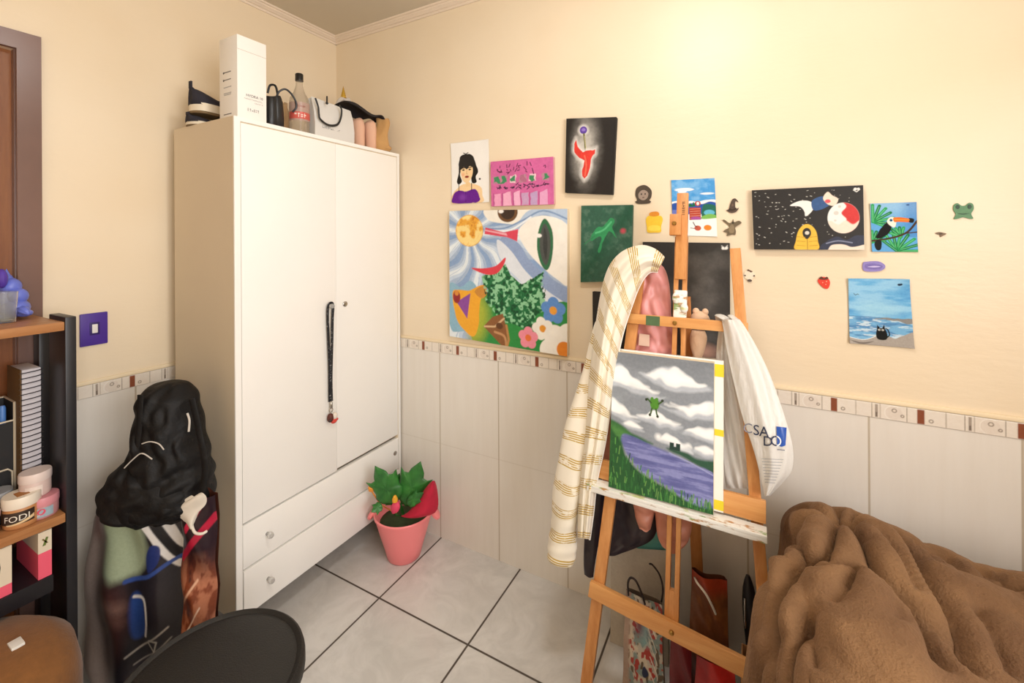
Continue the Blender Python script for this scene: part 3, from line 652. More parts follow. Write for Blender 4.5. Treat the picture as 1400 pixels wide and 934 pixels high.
a.poly([(.32, .12), (.40, .2), (.49, .235), (.52, .13), (.53, .03), (.5, -.02)], '#8A5A34'); a.line([(.33, .12), (.42, .13), (.5, .2)], .014, '#D8B48A'); a.line([(.42, .09), (.5, .07), (.52, .0)], .018, '#C39264', sm=True); a.line([(.52, .15), (.54, .05), (.52, -.02)], .018, '#B9854F'); a.ell(.46, .14, .03, .024, '#5F3A20')
def flower(u, v, r, col, cen, n=5, ph=.3):
    for k in range(n): a.ell(u+r*.62*math.cos(ph+2*PI*k/n), v+r*.62*math.sin(ph+2*PI*k/n), r*.5, None, col)
    a.ell(u, v, r*.34, None, cen)
flower(.895, .30, .085, '#5F8FD0', '#E9A03A'); flower(.815, .165, .075, '#F4EFE4', '#E79A34', 5, .6); flower(.70, .085, .072, '#EE8FA0', '#E8743C'); flower(.98, .04, .17, '#F5F0E6', '#E8892B', 6, .2)
a.mottle(.05, 20, 20, 8)
canvas('surreal_canvas', 'large colourful canvas with an orange sun, green leaf face and flowers', [(.829, 1.632), (1.442, 1.621), (1.438, .998), (.827, 1.022)], a, EDGE, .028)

# black canvas with red flower shape
a = Art(.21, .315, 150, '#1E1A18'); g = np.exp(-((a.U-.42)/.22)**2-((a.V-.58)/.36)**2); n_ = fbm(a.U*8, a.V*14, 6)
a.put(np.clip(g*1.25*(.55+n_*.75)-.05, 0, .95), '#B5B0A8'); a.put(np.clip(np.exp(-((a.U-.36)/.13)**2-((a.V-.5)/.28)**2)*.6*n_, 0, .8), '#E8E2D8')
a.ell(.36, .84, .09, .06, '#F0ECE6', .01); a.ell(.36, .84, .075, .05, '#5A3B9C'); a.ell(.36, .845, .04, .02, '#8D74C6'); a.line([(.37, .79), (.40, .66), (.41, .55)], .035, '#6D6A34', sm=True); a.line([(.385, .76), (.43, .58)], .01, '#CFC79A')
a.poly([(.15, .66), (.2, .74), (.25, .65), (.34, .57), (.5, .58), (.63, .61), (.63, .53), (.55, .45), (.54, .34), (.49, .22), (.42, .17), (.35, .22), (.34, .33), (.37, .43), (.27, .46), (.17, .55)], '#F4EFEA', .012, .03); a.poly([(.17, .66), (.2, .72), (.25, .63), (.35, .55), (.5, .565), (.61, .59), (.61, .53), (.53, .45), (.52, .34), (.475, .23), (.42, .19), (.37, .23), (.36, .33), (.40, .43), (.28, .475), (.19, .55)], '#D8392F', None, .03); a.line([(.4, .5), (.44, .38), (.42, .24)], .03, '#EE6A54', sm=True)
a.mottle(.12, 18, 18)
canvas('dark_flower_canvas', 'black canvas with a glowing red flower shape and purple bloom', [(1.437, 2.003), (1.651, 1.981), (1.633, 1.671), (1.429, 1.69)], a, EDGEK, .02)

# green canvas
a = Art(.21, .315, 150, '#2E5A48'); n_ = fbm(a.U*9, a.V*13, 2); a.put(np.clip((n_-.5)*3, 0, .5), '#5E7E6C')
dd = np.abs((a.V-.42)-(a.U-.4)*.9); a.put(np.clip(1-dd/.24, 0, 1)*.85, '#16513A')
a.smooth([(.22, .62), (.32, .70), (.46, .74), (.58, .84), (.66, .80), (.62, .70), (.70, .58), (.66, .60), (.56, .66), (.48, .56), (.40, .40), (.34, .40), (.42, .54), (.36, .60), (.22, .54)], '#2E8F58', warp=.03); a.line([(.3, .64), (.46, .68), (.6, .78)], .035, '#55B57C', sm=True); a.line([(.28, .6), (.18, .55), (.08, .5)], .02, '#2F7C52')
a.ell(.83, .66, .045, .03, '#C6495A', .006)
a.mottle(.14, 16, 16)
canvas('green_canvas', 'dark green canvas with a lighter green leaping creature', [(1.501, 1.632), (1.713, 1.627), (1.704, 1.327), (1.496, 1.313)], a, mat('green_canvas_edge', '#4C6B58', .7), .02)

# snowy village on paper
a = Art(.155, .215, 120, '#4E9CDC'); n_ = fbm(a.U*5, a.V*9, 3); a.put(np.clip((n_-.45)*3, 0, .7)*(a.V > .5), '#8CC2EC')
a.ell(.3, .82, .22, .03, '#F3F5F6'); a.ell(.82, .74, .15, .018, '#F3F5F6'); a.ell(.25, .79, .1, .03, '#F3F5F6')
a.smooth([(-.05, .56), (.1, .62), (.3, .60), (.45, .62), (.6, .60), (.8, .63), (1.05, .60), (1.05, .3), (-.05, .3)], '#EEF1F4'); a.smooth([(-.05, .54), (.12, .59), (.3, .56), (.5, .58), (.7, .56), (.88, .60), (1.05, .55), (1.05, .4), (-.05, .4)], '#2F55A6')
a.poly([(.0, .3), (.14, .3), (.14, .46), (.0, .46)], '#6E7AC0'); a.poly([(.40, .28), (.66, .28), (.66, .5), (.4, .5)], '#B0402E')
for k in range(5): a.line([(.42, .31+k*.04), (.65, .32+k*.04)], .012, '#E0A08A')
a.ell(.6, .57, .065, .045, '#B23A2C'); a.ell(.6, .57, .032, .03, '#F3EEE8'); a.smooth([(.4, .52), (.42, .58), (.48, .54), (.5, .6), (.54, .53)], '#1F6B3C'); a.smooth([(.7, .5), (.78, .56), (1.0, .52), (1.02, .34), (.7, .32)], '#2B6A58'); a.ell(.85, .41, .12, .05, '#66B7D2'); a.smooth([(.68, .34), (.85, .39), (1.0, .36), (1.0, .31), (.68, .3)], '#7FB95A'); a.ell(.55, .31, .12, .03, '#A9539C')
a.poly([(-.02, -.02), (1.02, -.02), (1.02, .32), (.7, .29), (.4, .28), (-.02, .31)], '#F5F5F3'); a.ell(.58, .14, .075, .045, '#C25C46'); a.ell(.8, .15, .085, .048, '#E58B34'); a.line([(.48, .24), (.52, .18), (.56, .16)], .02, '#4A3A36'); a.line([(.42, .14), (.52, .13)], .014, '#4A3A36')
sheet('village_picture', 'paper picture of a snowy village under blue sky behind the easel mast', [(1.855, 1.716), (2.005, 1.714), (2.013, 1.500), (1.859, 1.506)], a, ph=2)

# large plain dark canvas behind the easel
a = Art(.305, .42, 130, '#2B2927'); n_ = fbm(a.U*4, a.V*6, 12); a.put(np.clip(np.exp(-((a.U-.72)/.2)**2-((a.V-.5)/.3)**2)*n_*1.1, 0, .6), '#6A6763'); a.put(np.clip((n_-.5), 0, .3), '#77736E')
for (u, v) in ((.93, .955), (.965, .957)): a.ell(u, v, .016, .012, '#F1EEE8'); 
a.line([(.915, .975), (.95, .945), (.975, .978)], .008, '#F1EEE8')
a.ell(.7, .05, .12, .05, '#C79A86', .02)
canvas('dark_canvas', 'plain charcoal canvas hanging behind the easel', [(1.75, 1.481), (2.054, 1.477), (2.053, 1.061), (1.747, 1.053)], a, EDGEK, .018)
a = Art(.17, .25, 40, '#232120'); a.mottle(.2)
canvas('black_canvas', 'small black canvas mostly hidden behind the cream garment', [(1.546, 1.277), (1.71, 1.275), (1.71, 1.04), (1.546, 1.04)], a, EDGEK, .016)

# starry canvas (plain stand-in for known characters: a yellow vest, a two-tone planet and a comet)
a = Art(.306, .205, 260, '#1F1C1B'); rs = np.random.default_rng(5)
for k in range(80):
    u, v = rs.uniform(.02, .55), rs.uniform(.04, .96); L = rs.uniform(.003, .016); t_ = rs.uniform(-.8, .4)
    a.line([(u, v), (u+L*math.cos(t_), v+L*math.sin(t_)*1.4)], rs.uniform(.003, .007), '#D9D5CD')
for k in range(30): 
    u, v = rs.uniform(.5, .95), rs.uniform(.1, .95); a.ell(u, v, rs.uniform(.002, .0045), None, '#B9B4AC')
a.smooth([(.40, .0), (.405, .14), (.43, .3), (.48, .40), (.54, .40), (.59, .3), (.605, .14), (.60, .0)], '#E9B93E'); a.smooth([(.47, .30), (.5, .35), (.535, .33), (.545, .25), (.51, .17), (.475, .22)], '#23201E'); a.ell(.51, .27, .02, .03, '#D8D2C6'); a.line([(.51, .17), (.51, .0)], .006, '#9A741C')
for v in (.07, .14, .21): a.line([(.415, v), (.49, v-.01)], .006, '#B58A26'); a.line([(.53, v-.01), (.6, v)], .006, '#B58A26')
a.smooth([(.36, .72), (.45, .79), (.54, .78), (.58, .70), (.55, .6), (.5, .54), (.49, .62), (.45, .70)], '#ECE9E4'); a.smooth([(.56, .78), (.64, .85), (.72, .82), (.72, .72), (.64, .64), (.57, .64)], '#2F5488'); a.smooth([(.66, .82), (.70, .92), (.74, .86), (.79, .80), (.76, .70), (.70, .72)], '#F0D9C6'); a.ell(.70, .77, .025, .03, '#D9525A')
a.ell(.83, .50, .135, .24, '#EFECE7'); b_ = Art(.306, .205, 260, '000000'); b_.ell(.83, .50, .135, .24, 'FFFFFF'); msk = b_.c[..., 0]; a.put(msk*np.clip((a.U-.83-.02*np.sin(a.V*30))*90, 0, 1), '#CE2F2E'); a.put(msk*np.clip((.44-a.V-.03*np.sin(a.U*50))*40, 0, 1), '#F1DCCB'); a.ell(.77, .58, .022, None, '#D3CEC6'); a.ell(.80, .68, .014, None, '#D3CEC6'); a.ell(.76, .46, .012, None, '#D3CEC6')
a.smooth([(.64, -.03), (.68, .14), (.76, .20), (.86, .16), (.94, .22), (1.03, .18), (1.03, -.03)], '#2B3148', warp=.02); a.smooth([(.70, -.03), (.74, .07), (.82, .09), (.90, .05), (1.03, .08), (1.03, -.03)], '#F1DCCB', warp=.02); a.line([(.68, .1), (.78, .14), (.9, .11)], .012, '#7F86A0', sm=True)
a.ell(.935, .945, .014, .02, '#E8E5E0'); a.ell(.96, .945, .012, .018, '#E8E5E0'); a.line([(.92, .93), (.945, .9), (.97, .935)], .008, '#E8E5E0')
canvas('starry_canvas', 'wide black starry canvas with a yellow vest and red-white planet', [(2.124, 1.661), (2.432, 1.660), (2.434, 1.456), (2.130, 1.455)], a, EDGEK, .02)

# toucan on paper
a = Art(.11, .15, 120, '#66A9E0'); a.put(np.clip((a.V-.6)*2, 0, .6), '#A9CFEA'); a.put(np.clip((a.U-.6)*2, 0, .5)*(a.V > .3), '#3F78C6')
def leaf(cu, cv, L, ang0, n=7):
    for k in range(n):
        t_ = ang0+(k-(n-1)/2)*.34; a.line([(cu, cv), (cu+L*math.cos(t_), cv+L*math.sin(t_)*.75)], .075, '#1E7A45' if k % 2 else '#35A35E'); a.line([(cu, cv), (cu+L*.95*math.cos(t_), cv+L*.95*math.sin(t_)*.75)], .012, '#7FD09A')
leaf(.05, .62, .46, .55); leaf(.55, .02, .5, 1.2, 8); leaf(.65, .3, .26, 2.0, 5); leaf(.02, .2, .3, .9, 5)
a.smooth([(.10, .30), (.2, .46), (.34, .60), (.46, .62), (.46, .48), (.36, .36), (.22, .28)], '#1C1B1C', warp=.02); a.smooth([(.36, .62), (.42, .70), (.52, .70), (.56, .60), (.52, .50), (.42, .54)], '#F4EEDF'); a.ell(.45, .645, .035, .028, '#1D6FA8'); a.ell(.45, .645, .016, None, '#111111')
a.smooth([(.5, .69), (.62, .705), (.8, .68), (.9, .65), (.9, .60), (.8, .60), (.62, .61), (.52, .61)], '#E8742B'); a.smooth([(.84, .68), (.94, .66), (.92, .59), (.84, .60)], '#23201E'); a.line([(.53, .66), (.84, .645)], .02, '#F2A24A')
a.line([(-.02, .22), (.3, .26), (.6, .32), (.82, .42), (1.0, .62)], .05, '#4A3428', sm=True); a.line([(.7, .37), (1.0, .4)], .03, '#4A3428'); a.smooth([(.06, .16), (.12, .24), (.22, .22), (.2, .05), (.1, .04)], '#20201F')
a.ell(.82, .95, .035, .014, '#2F4B86')
sheet('toucan_picture', 'small paper painting of a toucan on a branch', [(2.452, 1.602), (2.563, 1.602), (2.566, 1.450), (2.456, 1.450)], a, ph=.4)

# beach with cat on paper
a = Art(.155, .21, 150, '#6FB2E0'); n_ = fbm(a.U*3, a.V*16, 5); a.put(np.clip((n_-.42)*3, 0, .75), '#9FD0EE'); a.put(np.clip((.42-n_)*3, 0, .6)*(a.V > .45), '#4C94D2'); a.put(np.clip(1-np.hypot((a.U-.5)/.5, (a.V-.55)/.16), 0, .6), '#A9D8EE')
sea = np.clip((.42-a.V)*60, 0, 1); a.put(sea*.9, '#79B2DA'); a.put(sea*np.clip((fbm(a.U*5, a.V*30, 7)-.45)*5, 0, .8), '#4D82B8'); a.put(sea*np.clip((fbm(a.U*7, a.V*34, 17)-.56)*7, 0, .8), '#D6E6EE'); a.line([(0, .425), (1, .41)], .01, '#3C6FA8')
a.smooth([(.42, .395), (.6, .42), (.8, .41), (1.03, .43), (1.03, .36), (.9, .35), (.75, .385)], '#8B8A88', warp=.03)
a.smooth([(-.05, .10), (.15, .07), (.3, .09), (.42, .14), (.6, .15), (.72, .12), (.85, .17), (1.05, .22), (1.05, -.05), (-.05, -.05)], '#A9A199', warp=.03); a.line([(0, .1), (.2, .07), (.34, .1), (.45, .15)], .012, '#E8ECEC', sm=True); a.smooth([(.0, .06), (.2, .03), (.4, .06), (.2, .0)], '#7A726C')
a.smooth([(.43, .16), (.45, .24), (.49, .26), (.54, .26), (.585, .24), (.61, .16), (.59, .1), (.52, .085), (.45, .1)], '#191817'); a.poly([(.45, .24), (.455, .31), (.50, .26)], '#191817'); a.poly([(.53, .26), (.565, .315), (.58, .24)], '#191817'); a.ell(.485, .235, .018, None, '#E8E4DA'); a.ell(.54, .235, .018, None, '#E8E4DA'); a.ell(.487, .235, .008, None, '#111111'); a.ell(.54, .235, .008, None, '#111111'); a.line([(.6, .13), (.64, .17), (.62, .24), (.59, .26)], .02, '#191817', sm=True)
a.line([(.09, .77), (.12, .745), (.15, .765), (.17, .755)], .01, '#3F4A55'); a.ell(.84, .915, .03, .016, '#22324A'); a.ell(.87, .92, .02, .014, '#22324A')
sheet('seaside_picture', 'paper painting of a small black cat facing a blue sea', [(2.395, 1.363), (2.545, 1.367), (2.556, 1.156), (2.398, 1.155)], a, curl=.007, ph=3)

# ------------------------------------------------------------------ small cut-out stickers on the wall (each a thing)
def cutout(name, lab, px, outline, inlay, col, th=.004, edge='#F0E2C4'):
    x0, y0_, x1, y1_ = px; A = at(x0, y0_, 1, -th); B = at(x1, y1_, 1, -th); w_ = B.x-A.x; h_ = A.z-B.z
    fn = lambda a, b, d: (A.x+a*w_, -d, B.z+b*h_)
    m = M(); m.prism(outline, fn, -.0003, th, H(col))
    for k, (pts, c) in enumerate(inlay): m.prism(pts, fn, th-.001, th+.0007+.0005*k, H(c))
    o = m.build(name, PAINT, loc=(A.x+w_/2, 0, B.z+h_/2), smooth=False); tag(o, lab, 'wall sticker', 'small cutouts stuck on the wall'); return o
def circ(u, v, ru, rv=None, n=14): rv = rv or ru; return [(u+ru*math.cos(2*PI*k/n), v+rv*math.sin(2*PI*k/n)) for k in range(n)]
sm = lambda pts, n=4: catmull(pts, n, True)
cutout('face_cutout', 'grey cutout of a face under a dark hood on the wall', (868, 254, 891, 278), sm([(.0, .12), (.12, .2), (.02, .5), (.1, .85), (.4, 1.), (.7, .97), (.98, .7), (.97, .35), (.85, .18), (.95, .1), (.8, .0), (.2, .0)]),
       [(sm([(.25, .3), (.22, .55), (.4, .72), (.62, .72), (.8, .55), (.74, .3), (.5, .18)]), '#A08E80'), (circ(.4, .52, .05), '#4E4038'), (circ(.62, .52, .05), '#4E4038'), (circ(.51, .33, .07, .03), '#6A5148')], '#4B4036')
cutout('honey_pot_cutout', 'yellow rounded cutout with an orange lid on the wall', (883, 290, 906, 318), sm([(.1, .02), (.05, .3), (.0, .62), (.12, .8), (.3, .82), (.5, .95), (.72, .82), (.92, .78), (1., .6), (.9, .3), (.88, .03), (.5, .0)]),
       [(sm([(.2, .84), (.3, .98), (.7, 1.), (.8, .84), (.5, .78)]), '#E08F2E'), (sm([(.2, .1), (.18, .3), (.5, .36), (.82, .3), (.8, .1)]), '#F7DC55')], '#F2C93A')
cutout('hat_cutout', 'dark pointed witch hat cutout on the wall', (993, 272, 1010, 291), sm([(.0, .2), (.2, .28), (.3, .6), (.5, .95), (.75, 1.), (.98, .75), (.74, .82), (.72, .5), (.78, .28), (1., .34), (.8, .08), (.4, .0)], 3),
       [(sm([(.2, .2), (.5, .14), (.8, .24), (.78, .36), (.5, .26), (.26, .34)]), '#3A2A22'), (circ(.5, .55, .08, .1), '#6E574A')], '#54443A')
cutout('dragon_cutout', 'brown winged creature cutout below the witch hat', (988, 300, 1014, 323), sm([(.0, .92), (.1, .98), (.35, .78), (.5, .85), (.56, 1.), (.62, .82), (.85, .9), (1., .78), (.8, .62), (.66, .5), (.7, .3), (.66, .08), (.52, .1), (.4, .06), (.2, .02), (.25, .2), (.02, .28), (.2, .42), (.34, .5), (.3, .66)], 3),
       [(sm([(.36, .2), (.34, .5), (.5, .72), (.62, .5), (.58, .2)]), '#8C7A5E'), (circ(.55, .78, .05), '#3A2F26')], '#6E6049')
cutout('frog_cutout', 'green frog head cutout at the right of the wall', (1303, 278, 1332, 299), sm([(.04, .02), (.14, .3), (.02, .6), (.06, .9), (.22, 1.), (.4, .84), (.6, .84), (.78, 1.), (.95, .9), (.98, .6), (.86, .3), (.96, .02), (.8, .0), (.5, .1), (.2, .0)]),
       [(circ(.22, .76, .1, .14), '#2C4A36'), (circ(.78, .76, .1, .14), '#2C4A36'), (sm([(.22, .36), (.5, .28), (.78, .36), (.5, .33)]), '#2C4A36')], '#5B8A62')
cutout('bow_cutout', 'tiny white cutout with a brown bow and dots', (1017, 368, 1033, 386), sm([(.1, .3), (.0, .5), (.1, .8), (.3, .9), (.7, .85), (.95, .6), (.9, .4), (.7, .25), (.7, .05), (.4, .0), (.3, .2)]),
       [(sm([(.3, .86), (.35, 1.0), (.55, .92), (.75, .84), (.6, .76), (.45, .84)]), '#6E5242'), (circ(.1, .5, .07, .06), '#5A4A40'), (circ(.88, .5, .08, .06), '#5A4A40'), (circ(.5, .12, .2, .1), '#5A4A40')], '#F0E3CC', .003)
cutout('strawberry_cutout', 'small red strawberry cutout on the wall', (1118, 378, 1135, 395), sm([(.0, .6), (.2, .9), (.5, .98), (.85, .85), (1., .5), (.85, .05), (.6, .0), (.25, .25)]),
       [(sm([(.1, .8), (.3, 1.), (.5, .86), (.75, 1.), (.85, .82), (.5, .74)]), '#5E2A1C'), (circ(.4, .5, .04), '#F0B89A', ), (circ(.65, .35, .04), '#F0B89A'), (circ(.7, .6, .04), '#F0B89A')], '#DE3B26')
cutout('lilac_cutout', 'lilac oval cutout above the seaside painting', (1180, 357, 1210, 372), sm([(.02, .1), (.0, .8), (.2, .95), (.7, 1.), (.98, .7), (1., .4), (.8, .1), (.4, .0)]),
       [(sm([(.12, .3), (.12, .7), (.5, .78), (.88, .6), (.8, .3), (.5, .22)]), '#7A6BB2'), (sm([(.2, .46), (.5, .56), (.8, .5), (.5, .42)]), '#C9BFE6')], '#8F82C4')
cutout('moth_cutout', 'tiny brown winged cutout below the frog', (1279, 317, 1294, 326), sm([(.0, .8), (.3, .95), (.6, .9), (1., .7), (.7, .4), (.45, .2), (.4, .55), (.2, .6)]), [(circ(.5, .7, .15, .12), '#4E3B2A')], '#7A6248', .003)
# ------------------------------------------------------------------ easel
ET = math.tan(math.radians(9)); EB = -.43
def E(x, z, off=0): return Vector((x, EB+z*ET+off, z))
def une(px, py, off=0):
    d = fw + rt*((px-700)/F_PX) + up*((HOR-py)/F_PX)
    return CAM + d*((EB+off+CZ*ET-CY)/(d.y-d.z*ET))
EN = Vector((0, -1, ET)).normalized()
PINE = wood('easel_pine', '#C07A3C', '#DFA163', 2, .42, 16, 3); PINEX = wood('easel_pine_cross', '#C98545', '#E2A868', 0, .42, 16, 3); PINEB = wood('easel_pine_back', '#A8682F', '#C98A4C', 2, .5, 16, 3)
es = thing('easel', 'wooden H-frame studio easel holding the cloudy lake canvas', 'easel', (1.91, EB, 0))
M().bar(E(1.644, 0), E(1.788, 1.455), .036, .020, EN).build('leg', PINE, es)
M().bar(E(2.181, .0), E(2.076, 1.462), .031, .020, EN).build('leg', PINE, es)
M().bar((1.955, -.045, .004), (1.925, -.205, 1.30), .036, .020, (0, -1, 0)).build('rear_leg', PINEB, es)
M().bar(E(1.655, .362, -.021), E(2.185, .305, -.021), .047, .018, EN).build('crossbar', PINEX, es)
M().bar(E(1.740, 1.223, -.021), E(2.112, 1.222, -.021), .033, .018, EN).build('top_bar', PINEX, es)
m = M()
for dx in (-.0135, .0135): m.bar(E(1.905+dx, .33, -.002), E(1.916+dx, 1.50, -.002), .014, .018, EN)
m.bar(E(1.905, .33, -.002), E(1.9056, .43, -.002), .0135, .017, EN, 0); m.build('mast', PINE, es)
m = M().bar(E(1.9165, 1.36, -.016), E(1.9195, 1.647, -.016), .036, .016, EN).bar(E(1.900, 1.505, -.034), E(1.9005, 1.575, -.034), .036, .02, EN); sl = m.build('sliding_head', PINE, es)
m = M(); scribble(m, .05, .009, 7, lambda a, b: E(1.9185+b, 1.595-a, -.0246), '#4A2A14', 8); m.build('stamped_mark', PAINT, sl, smooth=False)
def bolt(x, z, off, parent=es, r=.007): 
    q = Matrix.Rotation(PI/2, 4, 'X'); return M().lathe([(r, 0), (r, .004), (r*.6, .007), (0, .007)], E(x, z, off), 12, mtx=q).build('bolt', BRASS, parent)
BRASS = mat('brass_bolt', '#B08A4A', .35, .9)
bolt(1.909, .335, -.030); bolt(1.903, 1.222, -.030); bolt(1.898, 1.545, -.044)
WP = NT('paint_splashed_wood'); mpw = WP.n('ShaderNodeMapping'); mpw.inputs['Scale'].default_value = (.45, 1, 1.6); WP.l(WP.coord(), mpw.inputs[0]); n1 = WP.noise(36, 4, .6, mpw.outputs[0]); n2 = WP.noise(17, 3, .6, mpw.outputs[0])
WP.set(Base_Color=WP.mix(WP.ramp(n1, .36, .44), WP.mix(WP.ramp(n2, .48, .52), H('#B98A58'), H('#8FA56A')), WP.mix(WP.ramp(n2, .56, .62), H('#EFEDE6'), H('#D3D49A'))), Roughness=.6)
M().bar(E(1.649, .688, -.052), E(2.155, .679, -.052), .016, .058, (0, -1, 0)).bar(E(1.649, .697, -.080), E(2.155, .688, -.080), .010, .006, (0, -1, 0)).build('tray', WP.m, es)
M().bar(E(1.664, .728, -.020), E(2.154, .722, -.020), .060, .016, EN).build('tray_board', PINEX, es)
m = M().bar(E(1.916, 1.235, -.016), E(1.918, 1.325, -.016), .040, .014, EN, .004).ball(E(1.905, 1.30, -.026), (.012, .006, .02)).ball(E(1.93, 1.27, -.026), (.012, .006, .016)); m.build('mast_clamp', WP.m, es)
M().bar(E(1.812, 1.2225, -.0306), E(1.856, 1.2225, -.0306), .031, .0016, EN, 0).build('paint_smear', mat('dried_green_paint', '#4F6A45', .6, var=.3, scale=60), es)

# the canvas in work on the tray
CZ0, CZ1, CX0, CX1 = .698, 1.118, 1.714, 2.021
a = Art(.307, .42, 260, '#8A9098'); n_ = fbm(a.U*4, a.V*14, 21); a.put(np.clip((n_-.5)*2.5, 0, .5), '#A3A9B2'); a.put(np.clip((a.V-.8)*3, 0, .55), '#6B7077')
def cloud(pts, sh='#B9BFC8', ph=0):
    a.smooth(pts, sh, .004, .03); c_ = np.mean(np.array(pts), 0); up_ = [(c_[0]+(p[0]-c_[0])*.86, c_[1]+(p[1]-c_[1])*.72+.016) for p in pts]; a.smooth(up_, '#EEF0F1', .004, .05); up2 = [(c_[0]-.02+(p[0]-c_[0])*.6, c_[1]+(p[1]-c_[1])*.45+.022) for p in pts]; a.smooth(up2, '#FAFAFA', .006, .05)
cloud([(-.04, .84), (.0, .90), (.08, .915), (.16, .87), (.26, .80), (.38, .74), (.54, .71), (.42, .695), (.28, .705), (.12, .73), (-.04, .76)])
cloud([(.29, .86), (.40, .885), (.54, .935), (.66, .93), (.78, .875), (.95, .83), (.96, .80), (.84, .775), (.66, .765), (.5, .785), (.38, .83)])
cloud([(.5, .655), (.62, .63), (.76, .66), (.88, .715), (1.05, .735), (1.05, .62), (.9, .60), (.74, .595), (.6, .62)])
cloud([(.24, .545), (.36, .57), (.44, .61), (.56, .565), (.72, .53), (.62, .505), (.44, .505)]); cloud([(-.04, .66), (.08, .63), (.2, .54), (.3, .515), (.14, .5), (-.04, .55)])
cloud([(.12, .475), (.22, .505), (.32, .455), (.34, .435), (.2, .45)]); cloud([(.72, .49), (.86, .535), (1.05, .535), (1.05, .46), (.86, .47)])
cloud([(.48, .42), (.58, .455), (.72, .42), (.82, .36), (.66, .375), (.5, .40)], '#CDD2D8'); cloud([(.8, .385), (.9, .42), (1.04, .40), (1.0, .36), (.86, .365)]); a.ell(.49, .43, .028, .02, '#F6F6F6', .006)
a.smooth([(-.05, .475), (.1, .465), (.22, .42), (.36, .39), (.44, .375), (.3, .36), (-.05, .30)], '#2F6238', .004, .015); a.smooth([(.0, .45), (.1, .44), (.2, .4), (.1, .36), (.0, .38)], '#4C8242', .01)
a.smooth([(.58, .365), (.74, .365), (.86, .335), (1.04, .34), (1.04, .26), (.84, .30), (.7, .335), (.6, .35)], '#2B5440', .004, .01); a.poly([(.6, .36), (.6, .41), (.64, .41), (.64, .385), (.66, .385), (.66, .41), (.7, .41), (.7, .36)], '#1E3B32')
a.smooth([(.13, .395), (.2, .40), (.35, .375), (.6, .335), (.8, .295), (1.06, .235), (1.06, -.02), (.9, -.02), (.62, .09), (.34, .16), (.2, .25), (.12, .34)], '#6B6FA8', .004, .01)
n_ = fbm(a.U*4+a.V*2, a.V*46, 31); lake = Art(.307, .42, 260, '000000'); lake.smooth([(.13, .395), (.2, .40), (.35, .375), (.6, .335), (.8, .295), (1.06, .235), (1.06, -.02), (.9, -.02), (.62, .09), (.34, .16), (.2, .25), (.12, .34)], 'FFFFFF'); mk = lake.c[..., 0]
a.put(mk*np.clip((n_-.52)*6, 0, .8), '#8F93C6'); a.put(mk*np.clip((.44-n_)*6, 0, .7), '#565A94'); a.line([(.6, .335), (.8, .3), (1.0, .25)], .012, '#9CA0CC')
a.smooth([(-.05, .42), (.06, .38), (.13, .32), (.18, .24), (.3, .165), (.5, .11), (.72, .055), (.9, .03), (1.05, .04), (1.05, -.05), (-.05, -.05)], '#24572E', .004, .01)
rg = random.Random(11)
for k in range(150):
    u = rg.uniform(-.02, 1.02); top = float(np.interp(u, [0, .1, .2, .35, .6, .8, 1], [.38, .33, .24, .16, .09, .055, .05])); v = rg.uniform(-.02, top); L = rg.uniform(.03, .06)
    a.line([(u, v), (u+rg.uniform(-.012, .012), v+L)], rg.uniform(.006, .011), rg.choice(['#3C7A3A', '#5A9A48', '#1B4426', '#2F6A34', '#6E9A50']))
a.smooth([(.40, .665), (.41, .695), (.44, .69), (.46, .70), (.475, .69), (.49, .665), (.48, .625), (.44, .615), (.41, .63)], '#4E8A2C'); a.ell(.42, .692, .014, None, '#4E8A2C'); a.ell(.468, .692, .014, None, '#4E8A2C')
for p in ([(.41, .66), (.375, .685), (.36, .675)], [(.485, .66), (.51, .675), (.525, .69)], [(.42, .62), (.41, .585), (.40, .575)], [(.46, .62), (.47, .585), (.48, .572)]): a.line(p, .016, '#35561F')
for p in ((.362, .678), (.522, .687), (.402, .572), (.478, .57)): a.ell(*p, .013, None, '#26321F')
cv = thing('lake_canvas', 'canvas of white clouds, purple lake and flying frog on the easel tray', 'painting', E(1.87, CZ0, -.06))
def cbox(m, x0, x1, z0, z1, o0, o1):
    vs = [E(x, z, o) for o in (o0, o1) for x, z in ((x0, z0), (x1, z0), (x1, z1), (x0, z1))]
    return m.add(vs, [(3, 2, 1, 0), (4, 5, 6, 7), (0, 1, 5, 4), (1, 2, 6, 5), (2, 3, 7, 6), (3, 0, 4, 7)])
cbox(M(), CX0, CX1, CZ0, CZ1, -.036, -.058).build('stretcher', EDGE, cv, smooth=False)
a.build('painted_face', PAINT, lambda u, v: E(CX0+u*(CX1-CX0), CZ0+v*(CZ1-CZ0), -.0588), cv)
bd = thing('white_board', 'white board with yellow tape showing behind the lake canvas', 'board', E(1.88, CZ0, -.033))
cbox(M(), 1.73, 2.046, CZ0, CZ1+.004, -.0300, -.0355).build('panel', mat('white_board', '#F3F0E8', .6, var=.03), bd, smooth=False)
YT = mat('yellow_tape', '#E9D42E', .5, var=.1)
for z, h in ((1.093, .036), (.915, .018), (.716, .026)): cbox(M(), 2.0215, 2.0468, z-h/2, z+h/2, -.0356, -.0366).build('tape', YT, bd, smooth=False)

